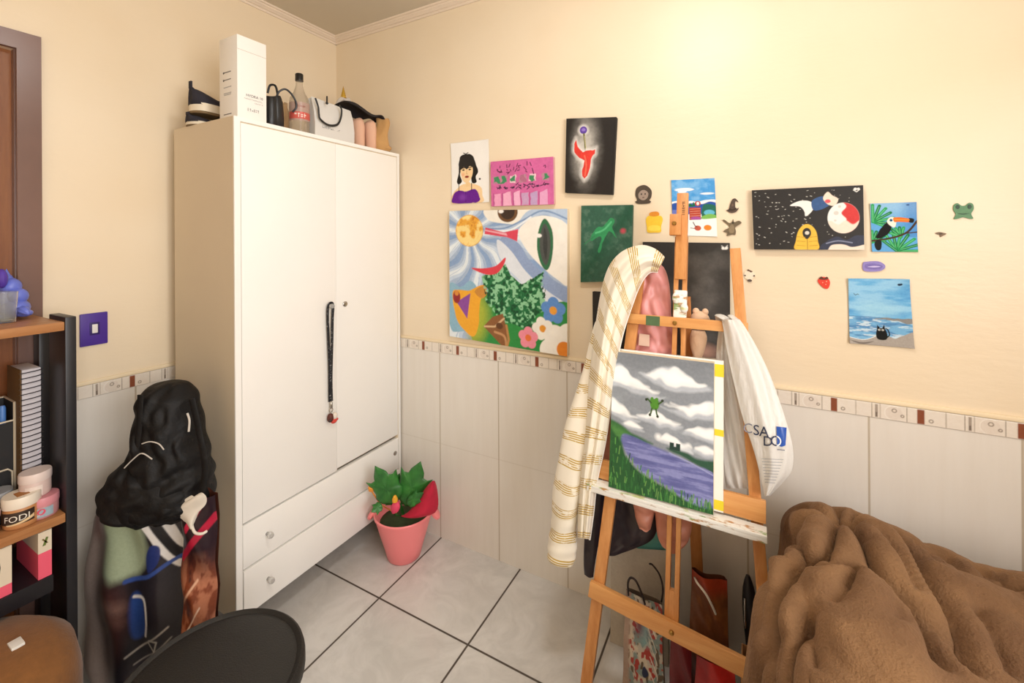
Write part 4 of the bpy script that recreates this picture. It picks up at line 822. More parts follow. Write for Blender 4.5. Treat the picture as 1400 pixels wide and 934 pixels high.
# ------------------------------------------------------------------ cream shawl-like jacket with gold lines, hung on the easel's left corner
CR = NT('cream_woven_cloth'); uv = CR.coord('UV'); sx = CR.n('ShaderNodeSeparateXYZ'); CR.l(uv, sx.inputs[0])
wob = CR.math('MULTIPLY', CR.math('SUBTRACT', CR.noise(9, 2, .5, uv), .5), .012)
vv = CR.math('ADD', sx.outputs[1], wob)
fr = CR.math('FRACT', CR.math('DIVIDE', vv, .082)); grp = CR.math('LESS_THAN', fr, .42)
ln_ = CR.math('GREATER_THAN', CR.math('SINE', CR.math('MULTIPLY', vv, 2*PI/.0070)), -.15)
brk = CR.ramp(CR.noise(45, 3, .6, uv), .37, .46)
f_ = CR.math('MULTIPLY', CR.math('MULTIPLY', grp, ln_), brk)
CR.set(Base_Color=CR.mix(f_, H('#EEE5D3'), H('#BE9D45')), Roughness=.8); CR.b.inputs['Sheen Weight'].default_value = .2
CR.bump(CR.noise(350, 2), .15, .002); CREAM = CR.m; PIPE = mat('white_piping', '#F6F2EA', .7, var=.03)
def cloth(rows, off, bulge, folds, n=18, v0=0.0, twist=0):
    """rows: (outer px,py, inner px,py); draped sheet between them, bulging to the viewer; returns M with uv and the grid"""
    A = catmull([r[:4]+((r[4],) if len(r) > 4 else (off,)) for r in rows], 4); P = []; UV = []; v = v0; prev = None
    for i, r in enumerate(A):
        row = []; o_ = r[4]
        for j in range(n+1):
            s = j/n; px = r[0]*(1-s)+r[2]*s; py = r[1]*(1-s)+r[3]*s
            d = o_-bulge*math.sin(PI*min(1, s*1.0))**.7
            for amp, fq, ph, sk in folds: d += amp*math.sin(fq*PI*s+ph+sk*i/len(A))*math.sin(PI*s)**.5
            row.append(une(px, py, d))
        if prev is not None: v += sum((Vector(p)-Vector(q)).length for p, q in zip(row, prev))/(n+1)
        prev = row; P.append(row); UV += [(j/n*.14+i*.001, v) for j in range(n+1)]
    m = M(); m.grid(P); m.uv = UV; return m, P
cj = thing('cream_jacket', 'cream hooded cotton jacket with gold stripes draped over the easel corner', 'jacket', E(1.72, 1.2, -.05))
rows = [(909, 352, 899, 372, -.01), (897, 341, 889, 372, -.028), (880, 335, 880, 381, -.038), (862, 338, 872, 396, -.045), (846, 347, 866, 412, -.048), (833, 363, 859, 432, -.05), (824, 388, 851, 458, -.05), (817, 425, 844, 490, -.05), (811, 470, 839, 518, -.05), (806, 515, 836, 545, -.05),
        (801, 560, 832, 575, -.045), (796, 610, 826, 612, -.04), (792, 655, 816, 658, -.035), (790, 700, 811, 702, -.03), (790, 736, 806, 738, -.03)]
m, Pb = cloth(rows, -.05, .05, [(.009, 3, .4, 3.), (.006, 5.5, 1., 6), (.003, 11, 2., -9)], 20)
m.build('hood_and_front', CREAM, cj, solid=.004, sub=1)
m = M(); m.tube([p[-1] for p in Pb], .0034, 8); m.build('piping', PIPE, cj)
# sleeve
cs = catmull([une(x, y, o) for x, y, o in ((822, 440, .0), (812, 490, -.02), (798, 550, -.04), (785, 610, -.045), (778, 660, -.04), (772, 705, -.035), (768, 740, -.03), (765, 766, -.03))], 6)
rr = [float(v) for v in np.interp(np.linspace(0, 1, len(cs)), [0, .15, .35, .6, .8, .9, 1], [.020, .030, .042, .046, .044, .047, .046])]
P = []; UV = []; vlen = .2
for i, p in enumerate(cs):
    p = Vector(p); row = []
    if i: vlen += (p-Vector(cs[i-1])).length
    for j in range(24):
        a_ = 2*PI*j/24; r = rr[i]*(1+.10*math.sin(3*a_+i*.18)+.05*math.sin(i*.55)+(.07*math.sin(i*2.1+a_) if i > 30 else 0))
        row.append(p+Vector((math.cos(a_)*r, math.sin(a_)*r*.72, .004*math.sin(2*a_+i*.3))))
        UV.append((j/24*.2, vlen))
    P.append(row)
m = M(); m.grid(P, closed=True); m.uv = UV; m.build('sleeve', CREAM, cj, solid=.003, sub=1)

# ------------------------------------------------------------------ pink puffer jacket behind it
PINK = mat('pink_satin', '#DC9490', .38, var=.12, scale=20, sheen=.2); SALM = mat('salmon_quilt', '#C98670', .45, var=.12, scale=20)
pj = thing('puffer_jacket', 'pink quilted puffer jacket hanging behind the cream jacket on the easel', 'jacket', E(1.80, 1.3, .03))
def loft(rows, off, thick, n=24, quilt=0, qstep=.05, wob=.05, crump=0):
    """closed loft; rows: (px left, px right, py[, off])"""
    A = catmull([(r[0], r[1], r[2], r[3] if len(r) > 3 else off) for r in rows], 5); P = []
    for i, (l, r, y, o_) in enumerate(A):
        a0, a1 = une(l, y, o_), une(r, y, o_); c = (a0+a1)/2; w_ = (a1-a0).length/2; row = []
        q = 1+quilt*(abs(math.sin(PI*c.z/qstep))**.6-.6)
        for j in range(n):
            t_ = 2*PI*j/n; k = 1+wob*math.sin(3*t_+i*.5)
            dsp = 0
            if crump:
                X_, Z_ = math.cos(t_)*w_, c.z; f1 = float(fbm(np.array(40+X_*15+Z_*5), np.array(40+Z_*8-X_*6), 91, 3)); dsp = crump*(1.6*abs(2*f1-1)**.7-.5)*(math.sin(t_) > 0)*abs(math.sin(t_))
            row.append(c+Vector((math.cos(t_)*w_, 0, 0))+Vector((0, -math.sin(t_)*thick*q*k*min(1, w_/.03)-dsp, .3*quilt*.02*math.sin(4*t_))))
        P.append(row)
    m = M(); m.grid(P, closed=True); m.add(P[0], [tuple(range(n))]); m.add(P[-1], [tuple(range(n))]); return m
loft([(882, 897, 357), (872, 908, 366), (866, 914, 382), (862, 917, 405), (862, 918, 430), (862, 921, 455), (862, 925, 480), (862, 926, 510)], .035, .030, 48, .0, wob=.10, crump=.034).build('hood', PINK, pj, sub=1)
M().add([une(874, 456, .0), une(888, 458, .0), une(888, 474, .0), une(873, 472, .0), une(874, 456, .004), une(888, 458, .004), une(888, 474, .004), une(873, 472, .004)], [(0, 1, 2, 3), (7, 6, 5, 4), (0, 4, 5, 1), (1, 5, 6, 2), (2, 6, 7, 3), (3, 7, 4, 0)]).build('care_label', mat('label_cloth', '#D9B9A6', .8), pj, smooth=False)
loft([(838, 920, 500), (832, 930, 530), (824, 935, 570), (820, 938, 610), (820, 940, 645), (824, 942, 670), (840, 938, 690)], .045, .034, 36, .5, .052).build('quilted_body', SALM, pj, sub=1)
for rows in ([(862, 900, 660), (865, 897, 685), (869, 893, 705), (874, 889, 722)], [(892, 940, 660), (894, 944, 690), (897, 945, 715), (899, 940, 735), (905, 932, 745)]):
    loft(rows, .05, .032, 24, .5, .05).build('sleeve', SALM, pj, sub=1)
DK = mat('dark_plum_nylon', '#2A2029', .4, var=.3, scale=15, bump=.2, bscale=40)
dj = thing('dark_jacket', 'dark plum jacket hanging low behind the left leg of the easel', 'jacket', E(1.70, .7, .1))
loft([(822, 858, 560), (818, 876, 620), (814, 895, 660), (814, 899, 690), (815, 897, 712), (817, 888, 728), (818, 866, 742), (818, 846, 752)], .115, .020, 44, 0, .06, .10, crump=.02).build('body', DK, dj, sub=1)
loft([(804, 826, 660), (801, 822, 700), (799, 818, 740), (798, 813, 770), (799, 811, 787)], .085, .014, 18, .1, .06, .2).build('front_flap', DK, dj, sub=1)
PLU = mat('beige_plush', '#E3BF9F', .95, var=.12, bump=.4, bscale=160, sheen=.5)
pt = thing('plush_toy', 'small beige plush toy hanging behind the easel top bar', 'soft toy', E(1.97, 1.2, .03))
loft([(946, 964, 452), (943, 967, 462), (944, 964, 476), (948, 960, 488)], .04, .022, 20, 0, wob=.08).build('body', PLU, pt, sub=1)
m = M(); c_ = une(957, 437, .035); m.ball(c_, (.030, .022, .028), n=16).ball(c_+Vector((.024, -.004, -.016)), (.014, .012, .012)).ball(c_+Vector((-.012, 0, .026)), (.011, .008, .012)).ball(c_+Vector((.016, 0, .026)), (.010, .008, .012)); m.build('head', PLU, pt)

# ------------------------------------------------------------------ white plastic carrier bag on the top bar
PLB = NT('white_plastic_film'); PLB.set(Base_Color=H('#F4F2EE'), Roughness=.35); PLB.b.inputs['Subsurface Weight'].default_value = 0
mp = PLB.n('ShaderNodeMapping'); mp.inputs['Scale'].default_value = (40, 40, 9); PLB.l(PLB.coord(), mp.inputs[0]); PLB.bump(PLB.math('ADD', PLB.noise(1.0, 3, .6, mp.outputs[0]), PLB.math('MULTIPLY', PLB.noise(40, 3), .4)), .5, .012)
tr_ = PLB.n('ShaderNodeBsdfTranslucent'); tr_.inputs[0].default_value = (.85, .83, .8, 1); mx = PLB.n('ShaderNodeMixShader'); mx.inputs[0].default_value = .3
PLB.l(PLB.b.outputs[0], mx.inputs[1]); PLB.l(tr_.outputs[0], mx.inputs[2]); PLB.l(mx.outputs[0], PLB.out.inputs[0])
pb = thing('carrier_bag', 'white plastic carrier bag with blue printed logo hanging from the easel', 'bag', E(2.06, 1.2, -.03))
FR = [(986, 1012, 437, -.034), (988, 1020, 448, -.038), (992, 1036, 475, -.045), (999, 1053, 510, -.055), (1007, 1066, 545, -.062), (1015, 1076, 575, -.066), (1024, 1083, 600, -.066), (1031, 1086, 622, -.062), (1037, 1083, 645, -.056), (1041, 1069, 662, -.048), (1045, 1053, 678, -.042)]
FA = catmull(FR, 5)
def bagoff(s, i):
    o_ = FA[i][3] if i < len(FA) else -.05; w_ = 1-i/len(FA)
    return o_-.022*math.sin(PI*s)+.007*math.sin(9*s+1)*w_*math.sin(PI*s)**.5+.0035*math.sin(17*s+i*.11)*math.sin(PI*s)**.5
P = [[une(l*(1-s)+r*s, y, bagoff(s, i)) for s in np.linspace(0, 1, 26)] for i, (l, r, y, _) in enumerate(FA)]
Q = [[une(l*(1-s)+r*s, y, FA[i][3]+.028*math.sin(PI*s)+.004*math.sin(8*s)) for s in np.linspace(1, 0, 12)][1:-1] for i, (l, r, y, _) in enumerate(FA)]
m = M(); m.grid([p+q for p, q in zip(P, Q)], closed=True); m.build('front_lobe', PLB.m, pb, sub=1)
BR_ = catmull([(984, 1008, 441, .02), (980, 1004, 465, .02), (978, 1006, 500, .022), (982, 1014, 545, .025), (986, 1022, 590, .028), (988, 1030, 630, .030), (990, 1034, 655, .030), (992, 1036, 668, .030)], 5)
P2 = [[une(l*(1-s)+r*s, y, o_-.012*math.sin(PI*s)+.006*math.sin(10*s+i*.2)+.004*math.sin(23*s-i*.35)) for s in np.linspace(0, 1, 20)]+[une(l*(1-s)+r*s, y, o_+.03*math.sin(PI*s)) for s in np.linspace(1, 0, 10)][1:-1] for i, (l, r, y, o_) in enumerate(BR_)]
m = M(); m.grid(P2, closed=True); m.build('back_lobe', PLB.m, pb, sub=1)
m = M(); m.tube(catmull([une(986, 441, .02), E(2.035, 1.247, .0), E(2.036, 1.252, -.02), une(994, 437, -.034)], 5), [(.006, .016)]*16, 8, flat=(0, 0, 1)); m.tube(catmull([une(1004, 443, .02), E(2.068, 1.247, .0), E(2.068, 1.252, -.02), une(1008, 439, -.034)], 5), [(.006, .012)]*16, 8, flat=(0, 0, 1)); m.build('handle', PLB.m, pb)
Y2I = lambda y: float(np.interp(y, [f[2] for f in FA], range(len(FA))))
def onbag(px, py, lift=.0035):
    i = Y2I(py); i0 = int(i); i1 = min(i0+1, len(FA)-1); t_ = i-i0
    def ev(i):
        s = min(1, max(0, (px-FA[i][0])/(FA[i][1]-FA[i][0]))); return bagoff(s, i)
    return une(px, py, ev(i0)*(1-t_)+ev(i1)*t_-lift)
m = M(); NAVY = H('#2B3552'); BLU = H('#2350A8')
def ptext(s, px, py, size, col, slope=.12, lift=.0035): add_text(m, s, size, lambda a, b: onbag(px+a, py-b+a*slope, lift), col)
for k in range(6):
    for j in range(8):
        x0, y0_ = 1061.5+14*k/6, 583+27*j/8; sq = [(x0, y0_), (x0+14/6, y0_), (x0+14/6, y0_+27/8), (x0, y0_+27/8)]
        sq = [(x-(1.5*(y-583)/27 if x > 1068 else -(y-583)/27*1.0), y+.12*(x-1061)-((y > 600)*.05*(x-1068)**2)) for x, y in sq]
        m.add([onbag(x, y) for x, y in sq], [(0, 1, 2, 3)], BLU)
m.build('logo_patch', PAINT_GLOSS, pb, smooth=False); m = M()
ptext('C', 1022.5, 592, 19, H('#8A8D9C')); ptext('S', 1034.0, 595, 20, NAVY); ptext('A', 1044.5, 597, 20, NAVY); ptext('D', 1050.0, 610, 19, NAVY); ptext('O', 1061, 610, 20, NAVY, lift=.0042)
for k in range(10):
    t0, t1 = -PI/2+k*PI/10+.0, -PI/2+(k+1)*PI/10
    m.add([onbag(1061.6+math.cos(t_)*r_*.92, 603+math.sin(t_)*r_+.12*math.cos(t_)*r_, .005) for t_, r_ in ((t0, 7.2), (t1, 7.2), (t1, 5.2), (t0, 5.2))], [(0, 1, 2, 3)], H('#E8ECF4'))
m.build('logo_lettering', PAINT_GLOSS, pb, smooth=False); m = M()
m.add([onbag(x, y) for x, y in ((1063, 614), (1073, 615), (1073, 616.5), (1063, 615.5))], [(0, 1, 2, 3)], H('#8A8C94'))
for k in range(9): m.grid([[onbag(1041+k*.6+(30-k*2.0)*s_, 627+k*4.0+dy_+1.2*s_, .0045) for s_ in np.linspace(0, 1, 13)] for dy_ in (0, .8)], '#B4B5BA')
m.build('printed_lettering', PAINT_GLOSS, pb, smooth=False)
# ------------------------------------------------------------------ bed with the rumpled brown blanket
def bedleft(y): return float(np.interp(y, [-1.2, -.66, -.58, -.50, -.44, 0], [2.132, 2.132, 2.146, 2.188, 2.222, 2.23]))
M().box((2.26, -1.02, .12), (RX-.03, -.06, .30), .02).build('bed', mat('bed_base_fabric', '#6B5544', .9), loc=(2.8, -.54, .12))
bed = bpy.data.objects['bed']; tag(bed, 'low bed under the rumpled brown blanket along the wall', 'bed')
M().box((2.25, -1.03, .30), (RX-.02, -.05, .46), .05).build('mattress', mat('mattress_cloth', '#CFC3B2', .9), bed)
for x in (2.30, RX-.1):
    for y in (-.98, -.12): M().lathe([(.025, 0), (.03, .12), (.03, .13), (0, .13)], (x, y, 0), 12).build('leg', LEGM, bed)
def ztop(x, y):
    r = np.interp(x, [2.1, 2.2, 2.28, 2.36, 2.43, 2.52, 2.62, 2.75, 3.3], [.70, .735, .765, .772, .752, .722, .705, .712, .70])
    back = np.clip((y+.42)/.36, 0, 1); front = np.clip((-.50-y)/.5, 0, 1)
    return r-.20*back**1.6-.10*front**1.3
NU, NV = 190, 150
ys = np.linspace(-1.10, -.035, NV); us = np.linspace(0, 1, NU); B = np.zeros((NV, NU, 3))
for i, y in enumerate(ys):
    xl = bedleft(y); zt_ = float(ztop(xl+.09, y)); R = .085
    hang = zt_-R-.06; arc = R*PI/2; flat = RX-.03-xl-R; tot = hang+arc+flat
    # even parameter: 25% hanging, 12% round, rest flat
    for j, u in enumerate(us):
        if u < .25: t_ = u/.25; B[i, j] = (xl+.02*math.sin(t_*PI)*-1+.0, y, .06+hang*t_)
        elif u < .40: t_ = (u-.25)/.15*PI/2; B[i, j] = (xl+R*(1-math.cos(t_)), y, zt_-R+R*math.sin(t_))
        else: x = xl+R+((u-.40)/.60)**1.25*flat; B[i, j] = (x, y, float(ztop(x, y))+(zt_-float(ztop(xl+R, y)))*math.exp(-(x-xl-R)/.05))
cre = [([(230, 220), (300, 300), (312, 330), (350, 290), (385, 335), (400, 390)], .9), ([(372, 225), (400, 208), (450, 208), (540, 240), (532, 330), (500, 400)], .9), ([(550, 215), (600, 245), (660, 330), (700, 440), (760, 520), (880, 620), (960, 760), (1000, 840)], 1.1),
       ([(600, 240), (680, 225), (800, 260), (880, 330), (960, 480), (1050, 620), (1140, 830)], .9), ([(800, 215), (900, 330), (1000, 380), (1130, 410), (1250, 430), (1400, 460)], 1), ([(500, 400), (400, 400), (280, 500), (250, 580), (220, 700), (210, 840)], 1.),
       ([(540, 450), (640, 460), (600, 540)], .5), ([(430, 610), (350, 700), (330, 840)], .8), ([(920, 660), (1000, 700), (1120, 840)], .7), ([(150, 600), (240, 590), (290, 480)], .6), ([(340, 120), (360, 230), (385, 290)], .6), ([(560, 110), (555, 215)], .8),
       ([(740, 170), (690, 225)], .5), ([(890, 240), (960, 330)], .6), ([(1060, 290), (1150, 400)], .6), ([(1180, 310), (1250, 420)], .6), ([(1310, 330), (1400, 400)], .5), ([(470, 790), (450, 720), (440, 640)], .4), ([(575, 235), (620, 290), (690, 330)], .5), ([(600, 235), (740, 300), (840, 420), (900, 540)], .45), ([(420, 110), (450, 160), (520, 200)], .5), ([(640, 130), (620, 190), (590, 235)], .6), ([(400, 395), (470, 440), (540, 445)], .5), ([(640, 460), (600, 560), (560, 600)], .4), ([(950, 250), (1040, 380)], .5), ([(1010, 265), (1090, 385)], .4), ([(1240, 330), (1330, 430)], .5), ([(250, 330), (240, 420), (200, 520)], .5), ([(300, 620), (270, 740), (275, 840)], .6), ([(1180, 600), (1260, 740), (1300, 840)], .4), ([(800, 560), (820, 700)], .35)]
H_ = np.zeros((NV, NU)); D0 = np.full((NV, NU), 1e9)
# fold directions on the cloth: crease lines as plan-view curves (metres)
for pts, wgt in cre:
    L = np.array([(lambda p: (p.x, p.y))(at(980+a/3.333, 680+b/3.333, 2, .70)) for a, b in pts]); L = np.array(catmull(L, 4))
    d = np.full((NV, NU), 1e9)
    for p, q in zip(L[:-1], L[1:]):
        e = q-p; t_ = np.clip(((B[..., 0]-p[0])*e[0]+(B[..., 1]-p[1])*e[1])/(e@e+1e-12), 0, 1)
        d = np.minimum(d, np.hypot(B[..., 0]-p[0]-t_*e[0], B[..., 1]-p[1]-t_*e[1]))
    H_ -= wgt*.030*np.exp(-(d/.012)**2); D0 = np.minimum(D0, d+(1-min(1, wgt))*.03)
H_ += .036*(1-np.exp(-D0/.03))
wx = B[..., 0]+.06*(fbm(B[..., 0]*6, B[..., 1]*6+B[..., 2]*5, 43, 2)-.5); wy = B[..., 1]+B[..., 2]*.6+.06*(fbm(B[..., 0]*6+9, B[..., 1]*6, 44, 2)-.5)
rg1 = np.abs(2*vnoise(wx*10+wy*4+3, wy*5-wx*2+5, 41)-1); rg2 = np.abs(2*vnoise(wx*22+7, wy*15+wx*9+11, 42)-1)
H_ += (.010*np.minimum(rg1*2.0, 1)+.004*np.minimum(rg2*2.5, 1))*np.clip((B[..., 2]-.55)/.15, .2, 1)-.012+.012*(fbm(B[..., 0]*9, B[..., 1]*9+B[..., 2]*7, 41, 3)-.5)
hg = np.clip((.62-B[..., 2])/.2, 0, 1); H_ = H_*(1-hg*.7)+hg*.014*np.sin(B[..., 1]*42+3*np.sin(B[..., 2]*5))
du_ = np.gradient(B, axis=1); dv_ = np.gradient(B, axis=0); nn = np.cross(du_, dv_); nn /= np.linalg.norm(nn, axis=2, keepdims=True)+1e-9
B2 = B+nn*H_[..., None]
B2[..., 1] = np.minimum(B2[..., 1], -.012)
PLUSH = NT('brown_plush'); n1 = PLUSH.noise(5, 4); n2 = PLUSH.noise(170, 2)
PLUSH.set(Base_Color=PLUSH.mix(PLUSH.ramp(n1, .35, .68), H('#63442A'), H('#83603E')), Roughness=.9); PLUSH.b.inputs['Sheen Weight'].default_value = .3; PLUSH.b.inputs['Sheen Roughness'].default_value = .5; PLUSH.b.inputs['Sheen Tint'].default_value = (*H('#B48C68'), 1)
PLUSH.bump(PLUSH.math('ADD', n2, PLUSH.math('MULTIPLY', PLUSH.noise(46, 4), 1.2)), .6, .006)
m = M(); m.grid([[tuple(B2[i, j]) for j in range(NU)] for i in range(NV)])
bk = m.build('blanket', PLUSH.m, loc=(2.6, -.5, .5), angle=0, solid=.012); tag(bk, 'thick brown plush blanket heaped over the bed in the foreground', 'blanket')

# ------------------------------------------------------------------ coral flower pot with artificial plant
PX, PY = .668, -.182
CORAL = mat('coral_plastic', '#FF8E90', .35, var=.04, scale=5)
fp = thing('flower_pot', 'coral pink plastic pot with two lug handles, standing by the wardrobe', 'flower pot', (PX, PY, 0))
M().lathe([(0, .0006), (.072, .0006), (.078, .006), (.092, .06), (.110, .12), (.127, .18), (.131, .2), (.137, .203), (.138, .212), (.134, .217), (.128, .212), (.120, .18), (.112, .165), (0, .165)], (PX, PY, 0), 44).build('bowl', CORAL, fp)
for sx_ in (-1, 1):
    a0 = math.atan2(.477, .879)+(PI if sx_ < 0 else 0)
    c_ = Vector((PX+.148*math.cos(a0), PY+.148*math.sin(a0), .198)); m = M()
    m.lathe([(.0, -.012), (.022, -.011), (.030, -.005), (.030, .005), (.022, .011), (0, .012)], c_, 22, sx=1.1, sy=.95, mtx=Matrix.Rotation(a0, 4, 'Z') @ Matrix.Rotation(PI/2*.6, 4, 'Y'))
    m.build('lug_handle', CORAL, fp)
GR = NT('dark_green_leaf'); n1 = GR.noise(16, 3); GR.set(Base_Color=GR.mix(GR.ramp(n1, .3, .7), H('#1F5A26'), H('#3F8A3A')), Roughness=.38); GR.bump(GR.noise(60, 3), .25, .003)
M().lathe([(0, .150), (.111, .150), (.111, .168), (.07, .185), (0, .19)], (PX, PY, 0), 24).build('moss', mat('dark_moss', '#33401F', .9, var=.4, scale=60), fp)
def leaf_m(base, tip, nrm, wid, pts, cup=.12):
    base, tip = Vector(base), Vector(tip); ax = tip-base; L = ax.length; ax.normalize(); n_ = Vector(nrm); n_ = (n_-ax*n_.dot(ax)).normalized(); sd = ax.cross(n_)
    m = M(); K = 7; ol = pts; P = []
    for k in range(K+1):
        f = k/K
        P.append([base+ax*(L*(.42+(b-.42)*f))+sd*(a*wid*f)+n_*(-cup*L*(f**2)*(abs(a)*.9+.15)+.015*L*math.cos(6*math.atan2(a, b-.42))*f) for a, b in ol])
    m.grid(P, closed=True); return m
IVY0 = [(0, 0), (.22, .02), (.42, .10), (.56, .26), (.50, .36), (.54, .50), (.64, .74), (.46, .68), (.30, .70), (.26, .80), (.14, .92), (0, 1.06), (-.14, .92), (-.26, .80), (-.30, .70), (-.46, .68), (-.64, .74), (-.54, .50), (-.50, .36), (-.56, .26), (-.42, .10), (-.22, .02)]
pl = thing('artificial_plant', 'artificial plant with big lobed green leaves in the coral pot', 'plant', (PX, PY, .19))
IVY = []
for (a0, b0), (a1, b1) in zip(IVY0, IVY0[1:]+IVY0[:1]): IVY += [(a0+(a1-a0)*t_, b0+(b1-b0)*t_) for t_ in (0, .34, .67)]
CN = Vector((.477, -.879, .15))
def D(px, py, d): return CAM + (fw + rt*((px-700)/F_PX) + up*((HOR-py)/F_PX))*d
m = M()
for p in ((527, 690), (562, 690), (556, 660)): m.tube(catmull([(PX, PY, .18), D(548, 690, 2.07), D(*p, 2.05)], 4), .004, 7)
m.build('stem', GR.m, pl)
for b_, t_, n_, w_ in (((538, 690, 2.01), (514, 640, 1.99), (.5, -.85, .1), .115), ((554, 692, 2.02), (574, 634, 2.03), (.4, -.9, .05), .125), ((556, 690, 1.99), (578, 674, 1.97), (.45, -.7, .5), .045), ((540, 668, 2.07), (546, 648, 2.08), (.5, -.8, .2), .04), ((522, 690, 1.99), (508, 700, 1.96), (.4, -.6, .6), .04)):
    leaf_m(D(*b_), D(*t_), n_, w_, IVY).build('leaf', GR.m, pl, solid=.0015)
rc = M(); P = []
for i, (x0, x1, y) in enumerate(((592, 594, 657), (584, 597, 664), (576, 599, 676), (566, 600, 690), (558, 598, 702), (545, 580, 706))):
    P.append([D(x0*(1-s)+x1*s, y+3*math.sin(PI*s)*(i > 2), 2.0-.05*math.sin(PI*s)+.02*math.sin(3*i)) for s in np.linspace(0, 1, 9)])
rc.grid(P); o = rc.build('fabric_flower', mat('crimson_fabric', '#C2183A', .7, var=.2, scale=30), loc=(PX+.06, PY, .2), sub=1, solid=.004); tag(o, 'crimson cloth petal tucked into the right side of the coral pot', 'fabric flower')
bd_ = thing('rosebud', 'pink fabric bud with yellow tip at the front of the coral pot', 'flower', D(540, 698, 1.97))
M().lathe([(.003, -.03), (.010, -.02), (.018, .0), (.016, .02), (.008, .034), (0, .038)], D(540, 695, 1.97), 12, sx=1.2, mtx=Matrix.Rotation(.5, 4, 'Y')).build('petals', mat('hot_pink_fabric', '#E5486A', .7), bd_)
M().lathe([(.0, -.012), (.012, -.006), (.013, .006), (.006, .02), (0, .024)], D(540, 684, 1.965), 10).build('tip', mat('yellow_orange_fabric', '#F0A92E', .7, var=.3), bd_)
M().tube([(PX, PY, .18), D(541, 704, 1.99), D(541, 699, 1.97)], .003, 6).build('stem', GR.m, bd_)
ob = M().lathe([(.0, -.016), (.014, -.008), (.016, .006), (.008, .018), (0, .021)], D(508, 668, 2.02), 10).tube([D(508, 671, 2.02), D(520, 690, 2.03), (PX-.04, PY, .18)], .003, 6).build('orange_bud', mat('orange_fabric', '#EE9A3E', .7, var=.25, scale=40), loc=D(508, 668, 2.02)); tag(ob, 'orange fabric bud at the left of the green leaves', 'flower')

# ------------------------------------------------------------------ round stool in the foreground
st = thing('stool', 'round black padded stool in the foreground', 'stool', (.979, -1.189, 0))
BLV = mat('black_vinyl', '#1B1917', .55, var=.25, scale=60, bump=.35, bscale=260); CH = mat('black_tube', '#1A1A1A', .3, .6)
M().lathe([(0, .395), (.19, .395), (.200, .400), (.206, .415), (.206, .435), (.203, .447), (.197, .452), (.190, .449), (.186, .446), (.17, .452), (.1, .456), (0, .457)], (.979, -1.189, 0), 56).build('seat', BLV, st)
for k in range(4):
    a0 = PI/4+k*PI/2; M().tube([(.979+.12*math.cos(a0), -1.189+.12*math.sin(a0), .396), (.979+.185*math.cos(a0), -1.189+.185*math.sin(a0), .0085)], .012, 10).build('leg', CH, st)
M().tube([(.979+.155*math.cos(a0), -1.189+.155*math.sin(a0), .18) for a0 in np.linspace(0, 2*PI, 41)], .008, 8).build('foot_ring', CH, st)

# ------------------------------------------------------------------ bags and backpack between shelf and wardrobe
AX = Vector((.879, .477, 0)); NX = Vector((.477, -.879, 0))
def dloft(rows, d, thick, n=28, wob=.04, top=True, sq=1.0, seed=0., crump=0):
    A = catmull([(r[0], r[1], r[2], r[3] if len(r) > 3 else d, r[4] if len(r) > 4 else thick) for r in rows], 4); P = []
    for i, (l, r, y, dd, th) in enumerate(A):
        a0, a1 = D(l, y, dd), D(r, y, dd); c = (a0+a1)/2; w_ = (a1-a0).length/2; row = []
        for j in range(n):
            t_ = 2*PI*j/n; ct, s_ = math.cos(t_), math.sin(t_); k = 1+wob*math.sin(3*t_+i*.35+seed)+wob*.6*math.sin(5*t_-i*.5)
            ct = math.copysign(abs(ct)**sq, ct); s_ = math.copysign(abs(s_)**sq, s_)
            dsp = crump*(1.5*abs(2*float(fbm(np.array(40+ct*w_*22+c.z*6), np.array(40+c.z*16-ct*w_*8), 93+int(seed), 2))-1)**.7-.4)*max(0, s_) if crump else 0
            row.append(c+AX*(ct*w_*(1+(crump > 0)*.05*math.sin(i*1.1+seed)))+NX*(s_*th*k+dsp))
        P.append(row)
    m = M(); m.grid(P, closed=True); m.add(P[0], [tuple(range(n))]); m.add(P[-1], [tuple(range(n))]); return m, P
tb = thing('tote_bag', 'worn printed tote bag under the black backpack, left of the wardrobe', 'bag', (.27, -1.05, 0))
# printed side: colours by position (plain shapes)
def bagcol(u, v): pass
a = Art(.36, .60, 150, '#2A262C'); a.mottle(.25, 9, 14)
a.smooth([(-.05, 1.05), (-.05, -.05), (.28, -.05), (.30, .2), (.22, .4), (.2, .7), (.1, 1.05)], '#B3A096', .05, .03); a.smooth([(.0, 1.05), (.02, .85), (.16, .78), (.3, .9), (.45, 1.05)], '#8E5A58', .04)
a.smooth([(.25, .93), (.28, .80), (.27, .64), (.36, .57), (.52, .58), (.64, .63), (.68, .76), (.64, .92), (.5, .96)], '#A9B79A', .012, .02)
a.smooth([(.62, .97), (.7, .97), (.78, .85), (.88, .70), (.97, .62), (.9, .6), (.78, .68), (.70, .82)], '#ECE8E4'); a.smooth([(.76, .98), (.82, .98), (.9, .86), (.96, .74), (.99, .68), (.9, .72), (.82, .84)], '#E4E0DC'); a.smooth([(.7, .95), (.76, .95), (.85, .76), (.95, .64), (.86, .66), (.76, .8)], '#1B191D')
a.line([(.48, .565), (.66, .58), (.82, .625), (.97, .66)], .03, '#3A549A', sm=True); a.smooth([(.66, .67), (.72, .74), (.78, .72), (.76, .64), (.68, .6)], '#2B3A78')
a.smooth([(.54, .5), (.64, .5), (.68, .4), (.66, .33), (.55, .32)], '#2F4C90', .006); a.line([(.56, .5), (.66, .49), (.69, .4), (.66, .32)], .02, '#E2DEDA', sm=True)
a.smooth([(.25, .55), (.42, .55), (.5, .48), (.5, .36), (.42, .22), (.32, .2), (.26, .35)], '#4E3230', .02); a.line([(.34, .47), (.46, .46)], .05, '#8A6A60', .02); a.line([(.34, .41), (.46, .40)], .04, '#77564E', .02)
